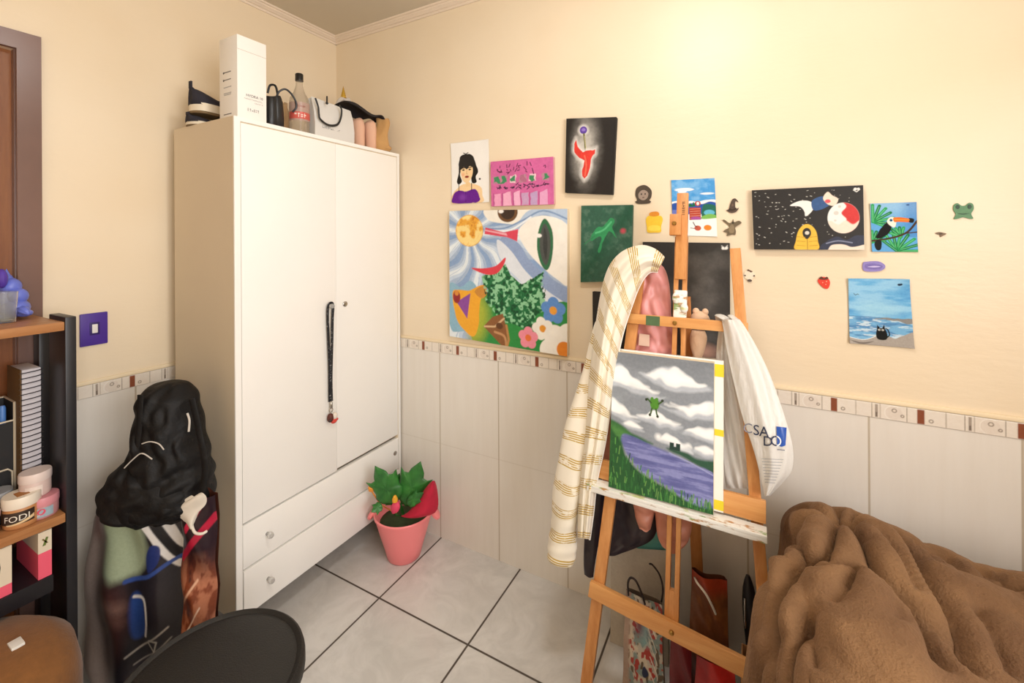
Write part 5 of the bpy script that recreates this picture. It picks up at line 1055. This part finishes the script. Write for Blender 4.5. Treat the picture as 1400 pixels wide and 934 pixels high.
a.line([(.5, .24), (.7, .3), (.86, .36)], .014, '#B9B4AE', sm=True); a.line([(.56, .2), (.74, .25), (.88, .31)], .010, '#9A948E', sm=True); a.line([(.55, .13), (.72, .17), (.95, .24)], .03, '#A9AA92', .006, sm=True); a.line([(.68, .29), (.73, .25), (.77, .30), (.69, .3)], .012, '#C9C5BF')
rows_t = [(130, 258, 925), (118, 262, 900), (116, 264, 850), (118, 264, 800), (122, 264, 750), (127, 262, 712), (140, 255, 694)]
A = catmull([(r[0], r[1], r[2]) for r in rows_t], 5)
def bagpt(u, v):
    i = v*(len(A)-1); i0 = min(int(i), len(A)-2); t_ = i-i0; l, r, y = [A[i0][k]*(1-t_)+A[i0+1][k]*t_ for k in range(3)]
    a0, a1 = D(l, y, 1.50), D(r, y, 1.50); p = a0*(1-u)+a1*u
    p = p+NX*(.055*math.sin(PI*u)**.6+.012*math.sin(5*u*PI+v*4)*math.sin(PI*u)+.008*math.sin(v*14+u*3)); p.z = max(p.z, .001); return p
a.build('printed_front', PAINT_GLOSS, bagpt, tb)
m = M(); n = 16; G_ = []
for i in range(len(A)):
    v = i/(len(A)-1); a0, a1 = bagpt(0, v), bagpt(1, v); G_.append([a0*(1-s)+a1*s-NX*(.06*math.sin(PI*s)**.5) for s in np.linspace(0, 1, n)])
m.grid(G_); bc = [bagpt(s, 0) for s in np.linspace(0, 1, n)]; m.grid([bc, G_[0]]); tc = [bagpt(s, 1) for s in np.linspace(0, 1, n)]; m.grid([tc, G_[-1]]); m.build('back', mat('dark_bag_cloth', '#3B3433', .8, var=.2), tb)
rb = thing('glossy_bag', 'shiny brown and red plastic bag between the tote and the wardrobe', 'bag', (.50, -.99, 0))
a = Art(.12, .42, 60, '#7E3E26'); n_ = fbm(a.U*5, a.V*14, 51); a.put(np.clip((n_-.52)*8, 0, .8), '#B9785A'); a.put(np.clip((.42-n_)*8, 0, .8), '#43201A'); a.put(np.clip((a.V-.6)*6, 0, 1), '#2A1A22'); a.line([(.1, .72), (.5, .8), (1., .9)], .14, '#B3203E'); a.line([(.3, .86), (.8, 1.0)], .12, '#C92C4C'); a.line([(.1, .5), (.6, .62)], .05, '#D8A98C'); a.line([(.2, .36), (.7, .5)], .03, '#E7CDBB')
def rbp(u, v):
    y = 966-v*291; d_ = 1.40; p = D(250+u*46, y, d_)+NX*(.03*math.sin(PI*u)**.6+.006*math.sin(v*22+u*5)); p.z = max(p.z, .001); return p
a.build('printed_front', PAINT_GLOSS, rbp, rb)
m = M(); m.grid([[rbp(s, v)-NX*(.012+.05*math.sin(PI*s)) for s in np.linspace(0, 1, 8)] for v in np.linspace(0, 1, 10)])
m.grid([[rbp(s, 0) for s in np.linspace(0, 1, 8)], [rbp(s, 0)-NX*(.012+.05*math.sin(PI*s)) for s in np.linspace(0, 1, 8)]]); m.build('back', mat('brown_film', '#5E3325', .4, var=.3), rb)
rl = M(); rl.tube(catmull([D(272, 862, 1.385), D(274, 890, 1.37), D(276, 930, 1.36), D(278, 985, 1.36)], 4), .01, 8)
wc = M(); P = []
for i, (l, r, y) in enumerate(((262, 282, 676), (250, 284, 682), (236, 280, 692), (236, 272, 700), (250, 268, 712), (258, 266, 722))):
    P.append([D(l*(1-s)+r*s, y+3*math.sin(7*s+i), 1.375-.012*math.sin(PI*s)-.006*math.sin(9*s+i*2)) for s in np.linspace(0, 1, 14)])
wc.grid(P); wc.tube(catmull([D(262, 716, 1.37), D(266, 728, 1.36), D(276, 730, 1.36), D(283, 726, 1.37)], 4), .003, 6)
o = wc.build('white_cloth', mat('white_cotton', '#E2D9CC', .85, var=.08), loc=D(262, 695, 1.375), sub=1, solid=.004); tag(o, 'crumpled white cloth with a drawstring under the backpack', 'cloth')
bp = thing('backpack', 'large black backpack slumped on the bags against the wardrobe side', 'backpack', D(215, 705, 1.45))
BN = mat('black_nylon', '#0D0C0E', .6, var=.5, scale=12, bump=.35, bscale=20, dist=.02, spec=.3)
m, P = dloft([(222, 246, 522, 1.47, .02), (206, 258, 527, 1.47, .05), (198, 266, 545, 1.465, .075), (193, 270, 570, 1.46, .085), (188, 276, 600, 1.455, .095), (183, 282, 625, 1.45, .10), (172, 286, 645, 1.445, .105), (162, 287, 665, 1.44, .11), (165, 284, 688, 1.44, .10), (185, 262, 704, 1.44, .06)], 1.45, .09, 64, .06, crump=.03)
m.build('main_body', BN, bp, sub=1)
m, P = dloft([(175, 190, 628, 1.40, .02), (160, 215, 640, 1.395, .045), (148, 240, 655, 1.39, .055), (138, 255, 672, 1.385, .06), (136, 262, 690, 1.385, .06), (146, 250, 703, 1.385, .05), (178, 225, 711, 1.385, .025)], 1.39, .05, 52, .05, seed=1, crump=.02)
m.build('front_pocket', BN, bp, sub=1)
for pts, d_ in (([(192, 540), (190, 580), (186, 620), (178, 648)], 1.37), ([(262, 545), (272, 590), (280, 640), (276, 672)], 1.36)):
    M().tube(catmull([D(x, y, d_) for x, y in pts], 5), [(.003, .010)]*16, 8, flat=tuple(NX)).build('strap', BN, bp)
PW = mat('white_cord', '#C9C2BA', .7)
M().tube(catmull([D(x, y, 1.345) for x, y in ((194, 607), (205, 604), (217, 607), (224, 615))], 5), .0018, 6).build('cord', PW, bp)
M().tube(catmull([D(x, y, 1.325) for x, y in ((170, 640), (182, 628), (194, 620), (208, 628))], 5), .0018, 6).build('cord', PW, bp)
M().tube(catmull([D(x, y, 1.33) for x, y in ((256, 565), (259, 575), (258, 590))], 5), .003, 6).build('cord', PW, bp)

# ------------------------------------------------------------------ shelf unit at the left edge
DKM = mat('black_wood_frame', '#1C1B20', .4, var=.3, scale=8); SW = wood('shelf_pine', '#9A6236', '#BC8656', 1, .4, 14, 3)
XS, YE, YN = .292, -1.243, -2.05
sh = thing('shelf_unit', 'open shelf unit with brown boards and black end frames at the left', 'shelf', ((XS)/2, (YE+YN)/2, 0))
for z in (1.226, .646): M().box((.015, YN, z), (XS, YE, z+.027), .003).build('shelf_board', SW, sh)
M().box((.015, YN, .455), (XS-.002, YE-.026, .505), .003).build('lower_rail', DKM, sh)
for y0_, y1_ in ((YE+.0005, YE+.026), (YN-.026, YN-.0005)):
    M().box((.162, y0_, 0), (XS+.002, y1_, 1.266), .003).build('end_post', DKM, sh)
    M().box((.022, y0_, 0), (.075, y1_, 1.20), .003).build('end_post', DKM, sh)
    M().box((.0755, y0_+.003, .46), (.1615, y1_-.003, .50), .002).build('end_rail', DKM, sh)
# on the upper board
ZS = 1.2535
g = at(6, 441, 2, ZS); r_ = .026
gl = M().lathe([(0, .0005), (r_-.003, .0005), (r_-.002, .004), (r_+.003, .092), (r_+.0005, .092), (r_-.004, .006), (0, .006)], (g.x, g.y, ZS), 24).build('shot_glass', mat('clear_glass', '#F4F6F0', .03, var=.02, Transmission_Weight=.9, IOR=1.2), loc=(g.x, g.y, ZS)); tag(gl, 'clear glass with fine writing on the upper shelf before the blue figurine', 'glass')
fg = thing('figurine', 'blue glazed dragon-like figurine behind the glass on the upper shelf', 'figurine', (.11, -1.31, ZS))
BL = mat('periwinkle_glaze', '#6E7EE0', .35, var=.2, scale=40); VI = mat('violet_glaze', '#5A3FB0', .4)
FD = 1.385
def fb(m, px, py, r, c=None): m.ball(D(px, py, FD), r, n=14)
m = M(); base = D(15, 424, FD); 
for px, py, r in ((20, 412, (.045, .035, .030)), (12, 400, (.035, .03, .035)), (24, 396, (.026, .025, .026)), (14, 383, (.030, .026, .028)), (9, 375, (.018, .016, .022)), (33, 419, (.024, .02, .012)), (5, 417, (.035, .03, .022))): fb(m, px, py, r)
m.lathe([(.012, 0), (.008, .015), (0, .034)], D(9, 373, FD), 10); m.tube(catmull([D(25, 414, FD), D(33, 416, FD-.02), D(40, 421, FD-.02)], 4), [.014]*5+[.011, .008, .006, .003], 8)
zmin = min(v[2] for v in m.v); 
m.v = [(v[0], v[1], v[2]-zmin+ZS+.0005) for v in m.v]; fo = m.build('body', BL, fg)
m = M(); m.ball(D(2, 381, FD-.03), (.022, .014, .03), n=12); m.build('wing', VI, fg)
# on the lower board
ZB = .6735
def jar(name, lab, c, r, h, lidh, colb, coll, group='jars on the lower shelf board', z=ZB, band=None):
    t = thing(name, lab, 'jar', (c[0], c[1], z), group)
    M().lathe([(0, .0005), (r*.88, .0005), (r*.95, .004), (r*.97, .012), (r*.97, h-lidh-.002), (r*.9, h-lidh+.004), (0, h-lidh+.004)], (c[0], c[1], z), 30).build('body', mat(lab[:20].replace(' ', '_'), colb, .4, var=.08), t)
    M().lathe([(r*1.0, h-lidh), (r*1.02, h-lidh+.003), (r*1.02, h-.004), (r*.97, h), (0, h)], (c[0], c[1], z), 30).build('lid', mat(lab[:20].replace(' ', '_')+'_lid', coll, .4, var=.04), t)
    return t
def cylp(c, r): return lambda a, b: (c[0]+r*math.cos(-.55+a/r), c[1]+r*math.sin(-.55+a/r), b)
c1 = (.242, -1.3225); t = jar('craft_jar', 'squat caramel jar with white lid and printed word, front of the shelf', c1, .040, .088, .030, '#C48A58', '#EFE3D2')
m = M(); f_ = cylp(c1, .0398)
m.grid([[f_(a_, ZB+z) for a_ in np.linspace(-.036, .040, 16)] for z in (.016, .050)], '#3A2C24'); f2 = cylp(c1, .0404)
add_text(m, 'FODI', .024, lambda a_, b: f2(a_*1.05+.002, ZB+.025+b+a_*.05), '#EFE7DA')
for k in range(14): u0_ = -.02+k*.0042; m.add([f2(u0_, ZB+.014+.010*(k/14)**2), f2(u0_+.0044, ZB+.014+.010*((k+1)/14)**2), f2(u0_+.0044, ZB+.018+.016*((k+1)/14)**2), f2(u0_, ZB+.018+.016*(k/14)**2)], [(0, 1, 2, 3)], H('#E5C79A'))
m.build('label', PAINT_GLOSS, t, smooth=False)
M().box((c1[0]-.012, c1[1]-.014, ZB+.088), (c1[0]+.022, c1[1]+.012, ZB+.0888)).build('lid_sticker', mat('brown_sticker', '#A8703C', .6), t)
c2 = (.246, -1.287+.006); c2 = (.249, -1.2835); 
c2 = (.243, -1.2395-.040+.0); t = jar('cream_jar', 'squat pink jar with blue label at the end of the shelf', c2, .0355, .062, .024, '#C98C8E', '#D98F98')
m = M(); f_ = cylp(c2, .0352); m.grid([[f_(a_, ZB+z) for a_ in np.linspace(-.03, .034, 14)] for z in (.008, .034)], '#9DB2BE'); f2 = cylp(c2, .0357)
m.add([f2(.008+.009*math.cos(k*PI/8), ZB+.024+.009*math.sin(k*PI/8)) for k in range(16)], [tuple(range(16))], H('#D8506A')); m.add([f2(-.028+.012*x, ZB+.01+.012*y) for x, y in ((0, 0), (1, 0), (1, 1), (0, 1))], [(0, 1, 2, 3)], H('#B3404A')); scribble(m, .02, .005, 5, lambda a_, b: f2(a_-.004, ZB+.012+b), '#F0E6E0', 9); m.build('label', PAINT_GLOSS, t, smooth=False)
c3 = (.226, -1.2905); z3 = ZB+.0625; t = jar('cream_jar', 'white jar with blank pink label stacked on the pink jar', c3, .035, .072, .026, '#DCC3BB', '#E6D3CC', z=z3)
m = M(); f_ = cylp(c3, .0345); m.grid([[f_(a_, z3+z) for a_ in np.linspace(-.012, .026, 12)] for z in (.006, .036)], '#EADAD2'); f2 = cylp(c3, .0349); scribble(m, .028, .005, 6, lambda a_, b: f2(a_+.006, z3+.011+b), '#9A8480', 10); m.build('label', PAINT_GLOSS, t, smooth=False)
p_ = at(14, 706, 2, ZB); c4 = (.170, -1.357); jar('dark_jar', 'dark jar with a grey lid behind the caramel jar', c4, .034, .090, .024, '#2E2A24', '#9C9EA2')
c5 = (.246, -1.3985+.0); jar('cream_jar', 'pale pink jar cut by the left edge of the photo', c5, .033, .07, .02, '#D9AFA6', '#DCBBB2')
# large spiral pad and wire document holder
sp = thing('sketch_pad', 'tall spiral sketch pad standing with its wire spine to the front', 'sketch pad', (.15, -1.265, ZB))
M().box((.055, -1.3035, ZB+.0005), (.168, -1.262, ZB+.43), .002).build('pages', mat('grey_white_pages', '#CFCAD0', .7, var=.04), sp)
M().box((.05, -1.3075, ZB+.0003), (.170, -1.304, ZB+.432), .001).build('cover', mat('brown_board', '#5E4423', .7, var=.2), sp)
m = M(); 
for k in range(26):
    z = ZB+.015+k*.0163; m.tube([(.166+.010*math.cos(a_), -1.283+.0245*math.sin(a_), z+.003*math.sin(a_/2)) for a_ in np.linspace(-2.2, 2.2, 12)], .0016, 6)
m.build('spiral', mat('dark_wire', '#4A464E', .35, .8), sp)
dh = thing('document_holder', 'black desk holder with pale wire rim on the shelf, holding pens', 'pen holder', (.08, -1.36, ZB))
hx0, hx1, hy0, hy1, hz0, hz1 = .035, .128, -1.42, -1.3095, ZB+.0005, ZB+.33
m = M(); t_ = .003
m.box((hx0, hy0, hz0), (hx1, hy1, hz0+t_)).box((hx0, hy0, hz0+t_), (hx0+t_, hy1, hz1)).box((hx1-t_, hy0, hz0+t_), (hx1, hy1, hz1-.06)).box((hx0+t_, hy0, hz0+t_), (hx1-t_, hy0+t_, hz1)).box((hx0+t_, hy1-t_, hz0+t_), (hx1-t_, hy1, hz1)); m.build('box', mat('black_mesh', '#171619', .6, var=.3), dh, smooth=False)
m = M()
m.tube([(hx0, hy1, hz1), (hx1, hy1, hz1), (hx1, hy1, hz0+.04)], .0035, 8).tube([(hx0, hy0, hz1), (hx0, hy1, hz1)], .0035, 8).tube([(hx1, hy0, hz1-.055), (hx1, hy1, hz1-.055)], .003, 8).tube([(hx1+.002, hy0, hz0+.13), (hx1+.002, hy1-.015, hz0+.13), (hx1+.002, hy1-.006, hz0+.12), (hx1+.002, hy1-.006, hz0+.06), (hx1+.002, hy0, hz0+.055)], .003, 8); m.build('wire_rim', mat('pale_wire', '#CFC3AE', .4, .4), dh)
for k, (x, y, c_, lab) in enumerate(((.108, -1.330, '#4F7FC4', 'dark pen with a blue cap in the desk holder'), (.085, -1.345, '#C9B27A', 'dark pen with a pale tip in the desk holder'))):
    t = thing('pen', lab, 'pen', (x, y, hz0+t_), 'pens in the desk holder'); M().lathe([(.005, 0), (.006, .004), (.006, .25), (0, .25)], (x, y, hz0+t_), 12).build('barrel', BLACKP, t); M().lathe([(.0075, .25), (.0075, .31), (.005, .318), (0, .319)], (x, y, hz0+t_), 12).build('pen_cap', mat('pen_cap_%d' % k, c_, .4), t)
# things on the lower rail
for i, (y0_, y1_, x1, lab) in enumerate(((-1.3005, -1.272, .286, 'slim upright box, cream above and pink below, nearer the end post'), (-1.46, -1.352, .284, 'wider upright box, cream above and pink below, at the left edge'))):
    t = thing('upright_box', lab, 'box', (.2, (y0_+y1_)/2, .5055), 'boxes on the lower rail'); zb = .5057
    M().box((.10, y0_, zb), (x1, y1_, zb+.075 if i == 0 else zb+.03)).build('lower_half', mat('pink_card', '#EE5E77', .5, var=.04), t, smooth=False); M().box((.10, y0_, (zb+.0753) if i == 0 else zb+.0303), (x1, y1_, .642)).build('upper_half', mat('cream_card', '#E2D3BC', .6, var=.05), t, smooth=False)
    m = M()
    if i == 0: m.add([(x1+.0006, -1.292, .600), (x1+.0006, -1.285, .600), (x1+.0006, -1.279, .622), (x1+.0006, -1.284, .624)], [(0, 1, 2, 3)], H('#6A7A3A')).add([(x1+.0006, -1.283, .605), (x1+.0006, -1.279, .605), (x1+.0006, -1.290, .622), (x1+.0006, -1.293, .620)], [(0, 1, 2, 3)], H('#7A6A3A'))
    else: m.add([(x1+.0006, -1.385+.012*math.cos(k*PI/6), .59+.03*math.sin(k*PI/6)) for k in range(12)], [tuple(range(12))], H('#5A5450'))
    m.build('printed_mark', PAINT_GLOSS, t, smooth=False)
# brown pouf on the floor under the shelf edge
pf = thing('pouf', 'brown suede pouf with a small white tag in the bottom left corner', 'pouf', (.36, -1.50, 0))
m = M(); m.lathe([(0, .0008), (.20, .0008), (.235, .02), (.25, .10), (.25, .32), (.235, .40), (.19, .440), (.1, .452), (0, .455)], (.40, -1.50, 0), 40); m.build('cushion', mat('brown_suede', '#8A5A2C', .9, var=.3, scale=50, bump=.3, bscale=120, sheen=.2), pf)
tp = at(22, 880, 2, .452); M().box((tp.x-.018, tp.y-.012, .4475), (tp.x+.018, tp.y+.012, .4545), .001).build('tag', WHITE, pf)

# ------------------------------------------------------------------ bags standing under the easel
def standbag(name, lab, x0, x1, y, z1, dep_, art, backcol, taper=.0, lean=.02, fold=.012):
    t = thing(name, lab, 'bag', ((x0+x1)/2, y, 0))
    def P_(u, v):
        k = 1-taper*v; xm = (x0+x1)/2+(u-.5)*(x1-x0)*k
        return Vector((xm, y+lean*v-fold*math.sin(PI*u)*(1-v*.5)+fold*.5*math.sin(6*u+9*v), .001+z1*v+.006*math.sin(5*u)*v))
    art.build('front', PAINT_GLOSS, P_, t)
    m = M(); n = 12; back = [[P_(s, v)+Vector((0, dep_*(1-.8*v)*(.25+.75*math.sin(PI*s)**.3), 0)) for s in np.linspace(0, 1, n)] for v in np.linspace(0, 1, 8)]
    m.grid(back)
    for e in (0, 1): m.grid([[P_(e, v) for v in np.linspace(0, 1, 8)], [r_[e*(n-1)] for r_ in back]])
    m.grid([[P_(s, 0) for s in np.linspace(0, 1, n)], back[0]]); m.build('back', mat(name+'_back', backcol, .6, var=.15), t); return t, P_
a = Art(.15, .34, 110, '#B9AFA0'); n_ = fbm(a.U*6, a.V*11, 61, 3); n2_ = fbm(a.U*8+4, a.V*12, 71, 3)
a.put(np.clip((n_-.52)*20, 0, 1), '#7D8C86'); a.put(np.clip((.42-n_)*20, 0, 1), '#C9BBA6'); a.put(np.clip((n2_-.60)*20, 0, 1), '#A2352C'); a.put(np.clip((.36-n2_)*20, 0, 1), '#5A4A3A'); a.smooth([(.3, .62), (.34, .86), (.5, .92), (.6, .8), (.55, .62)], '#6E2038', .02); a.smooth([(.5, .55), (.55, .8), (.62, .8), (.62, .55)], '#7FA9AE', .02); a.smooth([(.35, .0), (.5, .14), (.72, .12), (.8, .0)], '#58A9B8', .02); a.smooth([(.5, .26), (.55, .32), (.66, .26), (.56, .22)], '#232A4A')
a.put(np.clip((.2-a.U)*12, 0, 1), '#A88F7E')
for k in range(5): a.line([(.62+.02*k, .9-.16*k), (.78+.02*k, .72-.15*k), (.85, .66-.15*k)], .02, '#DAD2C4', sm=True)
tt, Pf = standbag('patterned_bag', 'glossy multicoloured patterned bag with dark handles under the easel', 1.735, 1.868, -.300, .305, .10, a, '#8A7A6A', .12)
m = M()
m.tube(catmull([Pf(.08, .95), Pf(.08, 1)+Vector((0, -.006, .03)), Pf(.18, 1)+Vector((0, -.012, .058)), Pf(.34, 1)+Vector((0, -.012, .056)), Pf(.48, 1)+Vector((0, -.008, .02)), Pf(.56, .95)], 6), .0035, 8); m.build('handle', mat('dark_cord', '#2A1C1A', .6), tt)
m = M(); m.tube(catmull([Pf(.95, .97)+Vector((0, .02, 0)), Pf(.98, 1)+Vector((0, .03, .03)), Pf(.88, 1)+Vector((0, .04, .065)), Pf(.70, 1)+Vector((0, .04, .09)), Pf(.62, 1)+Vector((0, .035, .095))], 6), .003, 8); m.build('handle', mat('dark_cord', '#2A1C1A', .6), tt)
a = Art(.17, .40, 60, '#BFB4A4'); a.mottle(.06); a.put((a.V > .955)*1.0, '#5FA7A2')
tt, Pf = standbag('paper_bag', 'plain beige paper bag with a teal rim, behind the patterned bag', 1.655, 1.86, -.165, .43, .11, a, '#A89C8C', .02, .02, .004)
TEAL = mat('teal_rim', '#5FA8A2', .5, var=.08)
m = M(); p0, p1, p2 = Pf(.03, 1.0), Pf(.52, 1.), Pf(.98, 1.0); m.grid([[p0+Vector((0, .0, .0)), p1+Vector((0, -.03, -.012)), p2], [p0+Vector((0, .075, .012)), p1+Vector((0, .06, .012)), p2+Vector((0, .07, .012))]]); m.grid([[p0+Vector((0, -.003, -.03)), p1+Vector((0, -.033, -.042)), p2+Vector((0, -.003, -.03))], [p0, p1+Vector((0, -.03, -.012)), p2]]); m.build('rim', TEAL, tt, solid=.003)
a = Art(.14, .34, 60, '#7A4A2E'); n_ = fbm(a.U*4, a.V*8, 81); a.put(np.clip((n_-.5)*4, 0, .7), '#9A6238'); a.put(np.clip((a.V-.84)*10, 0, 1), '#A8432A'); a.put(np.clip((.4-a.V)*8, 0, .7), '#5A1F22')
tt, Pf = standbag('brown_bag', 'brown carrier bag with orange top and white handle under the easel', 1.93, 2.055, -.205, .375, .12, a, '#6E4029', .14, .03, .03)
M().tube(catmull([Pf(.1, .93), Pf(.2, .955)+Vector((0, -.02, .0)), Pf(.45, .93)+Vector((0, -.025, 0)), Pf(.62, .84)+Vector((0, -.015, 0)), Pf(.7, .76)], 6), .0035, 8).build('handle', PIPE, tt)
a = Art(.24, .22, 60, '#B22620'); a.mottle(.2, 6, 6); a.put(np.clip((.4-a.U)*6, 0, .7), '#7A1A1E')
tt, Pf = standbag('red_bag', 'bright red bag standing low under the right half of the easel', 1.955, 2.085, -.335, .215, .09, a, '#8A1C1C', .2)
a = Art(.14, .22, 40, '#6A2024'); a.mottle(.25, 6, 6)
tt, Pf = standbag('maroon_bag', 'maroon bag standing low behind the easel mast', 1.885, 1.953, -.31, .24, .07, a, '#5A1A1E', .1)
cbx = thing('carton', 'small open tan carton beside the red bag under the easel', 'box', (2.12, -.31, 0))
m = M().box((2.088, -.31, .001), (2.155, -.306, .21)).box((2.088, -.20, .001), (2.155, -.196, .21)).box((2.088, -.306, .001), (2.092, -.2, .21)).box((2.151, -.306, .001), (2.155, -.2, .21)).box((2.092, -.306, .001), (2.151, -.2, .005)); m.build('walls', mat('tan_card', '#B9875A', .8, var=.1), cbx, smooth=False)
um = thing('dark_strap', 'slim black bag strap with a pale streak leaning beside the bed', 'dark_strap', (2.12, -.25, .2))  # slim dark form standing in for a black bag and its strap
M().tube(catmull([(2.130, -.150, .015), (2.125, -.14, .14), (2.112, -.13, .28), (2.106, -.12, .38)], 4), [.006, .010, .016, .020, .022, .024, .024, .024, .023, .021, .018, .012, .006], 12).build('strap_body', mat('black_strap_cloth', '#171316', .5, var=.3), um)
M().tube([(2.098, -.155, .23), (2.098, -.145, .32)], .004, 8).build('shaft', STEEL, um)  # steel rod along the front stands for the strap's white highlight
# ------------------------------------------------------------------ colour management
sc.view_settings.view_transform = 'Standard'; sc.view_settings.look = 'None'; sc.view_settings.gamma = 1; sc.view_settings.use_curve_mapping = False
sc.view_settings.exposure = 0.14
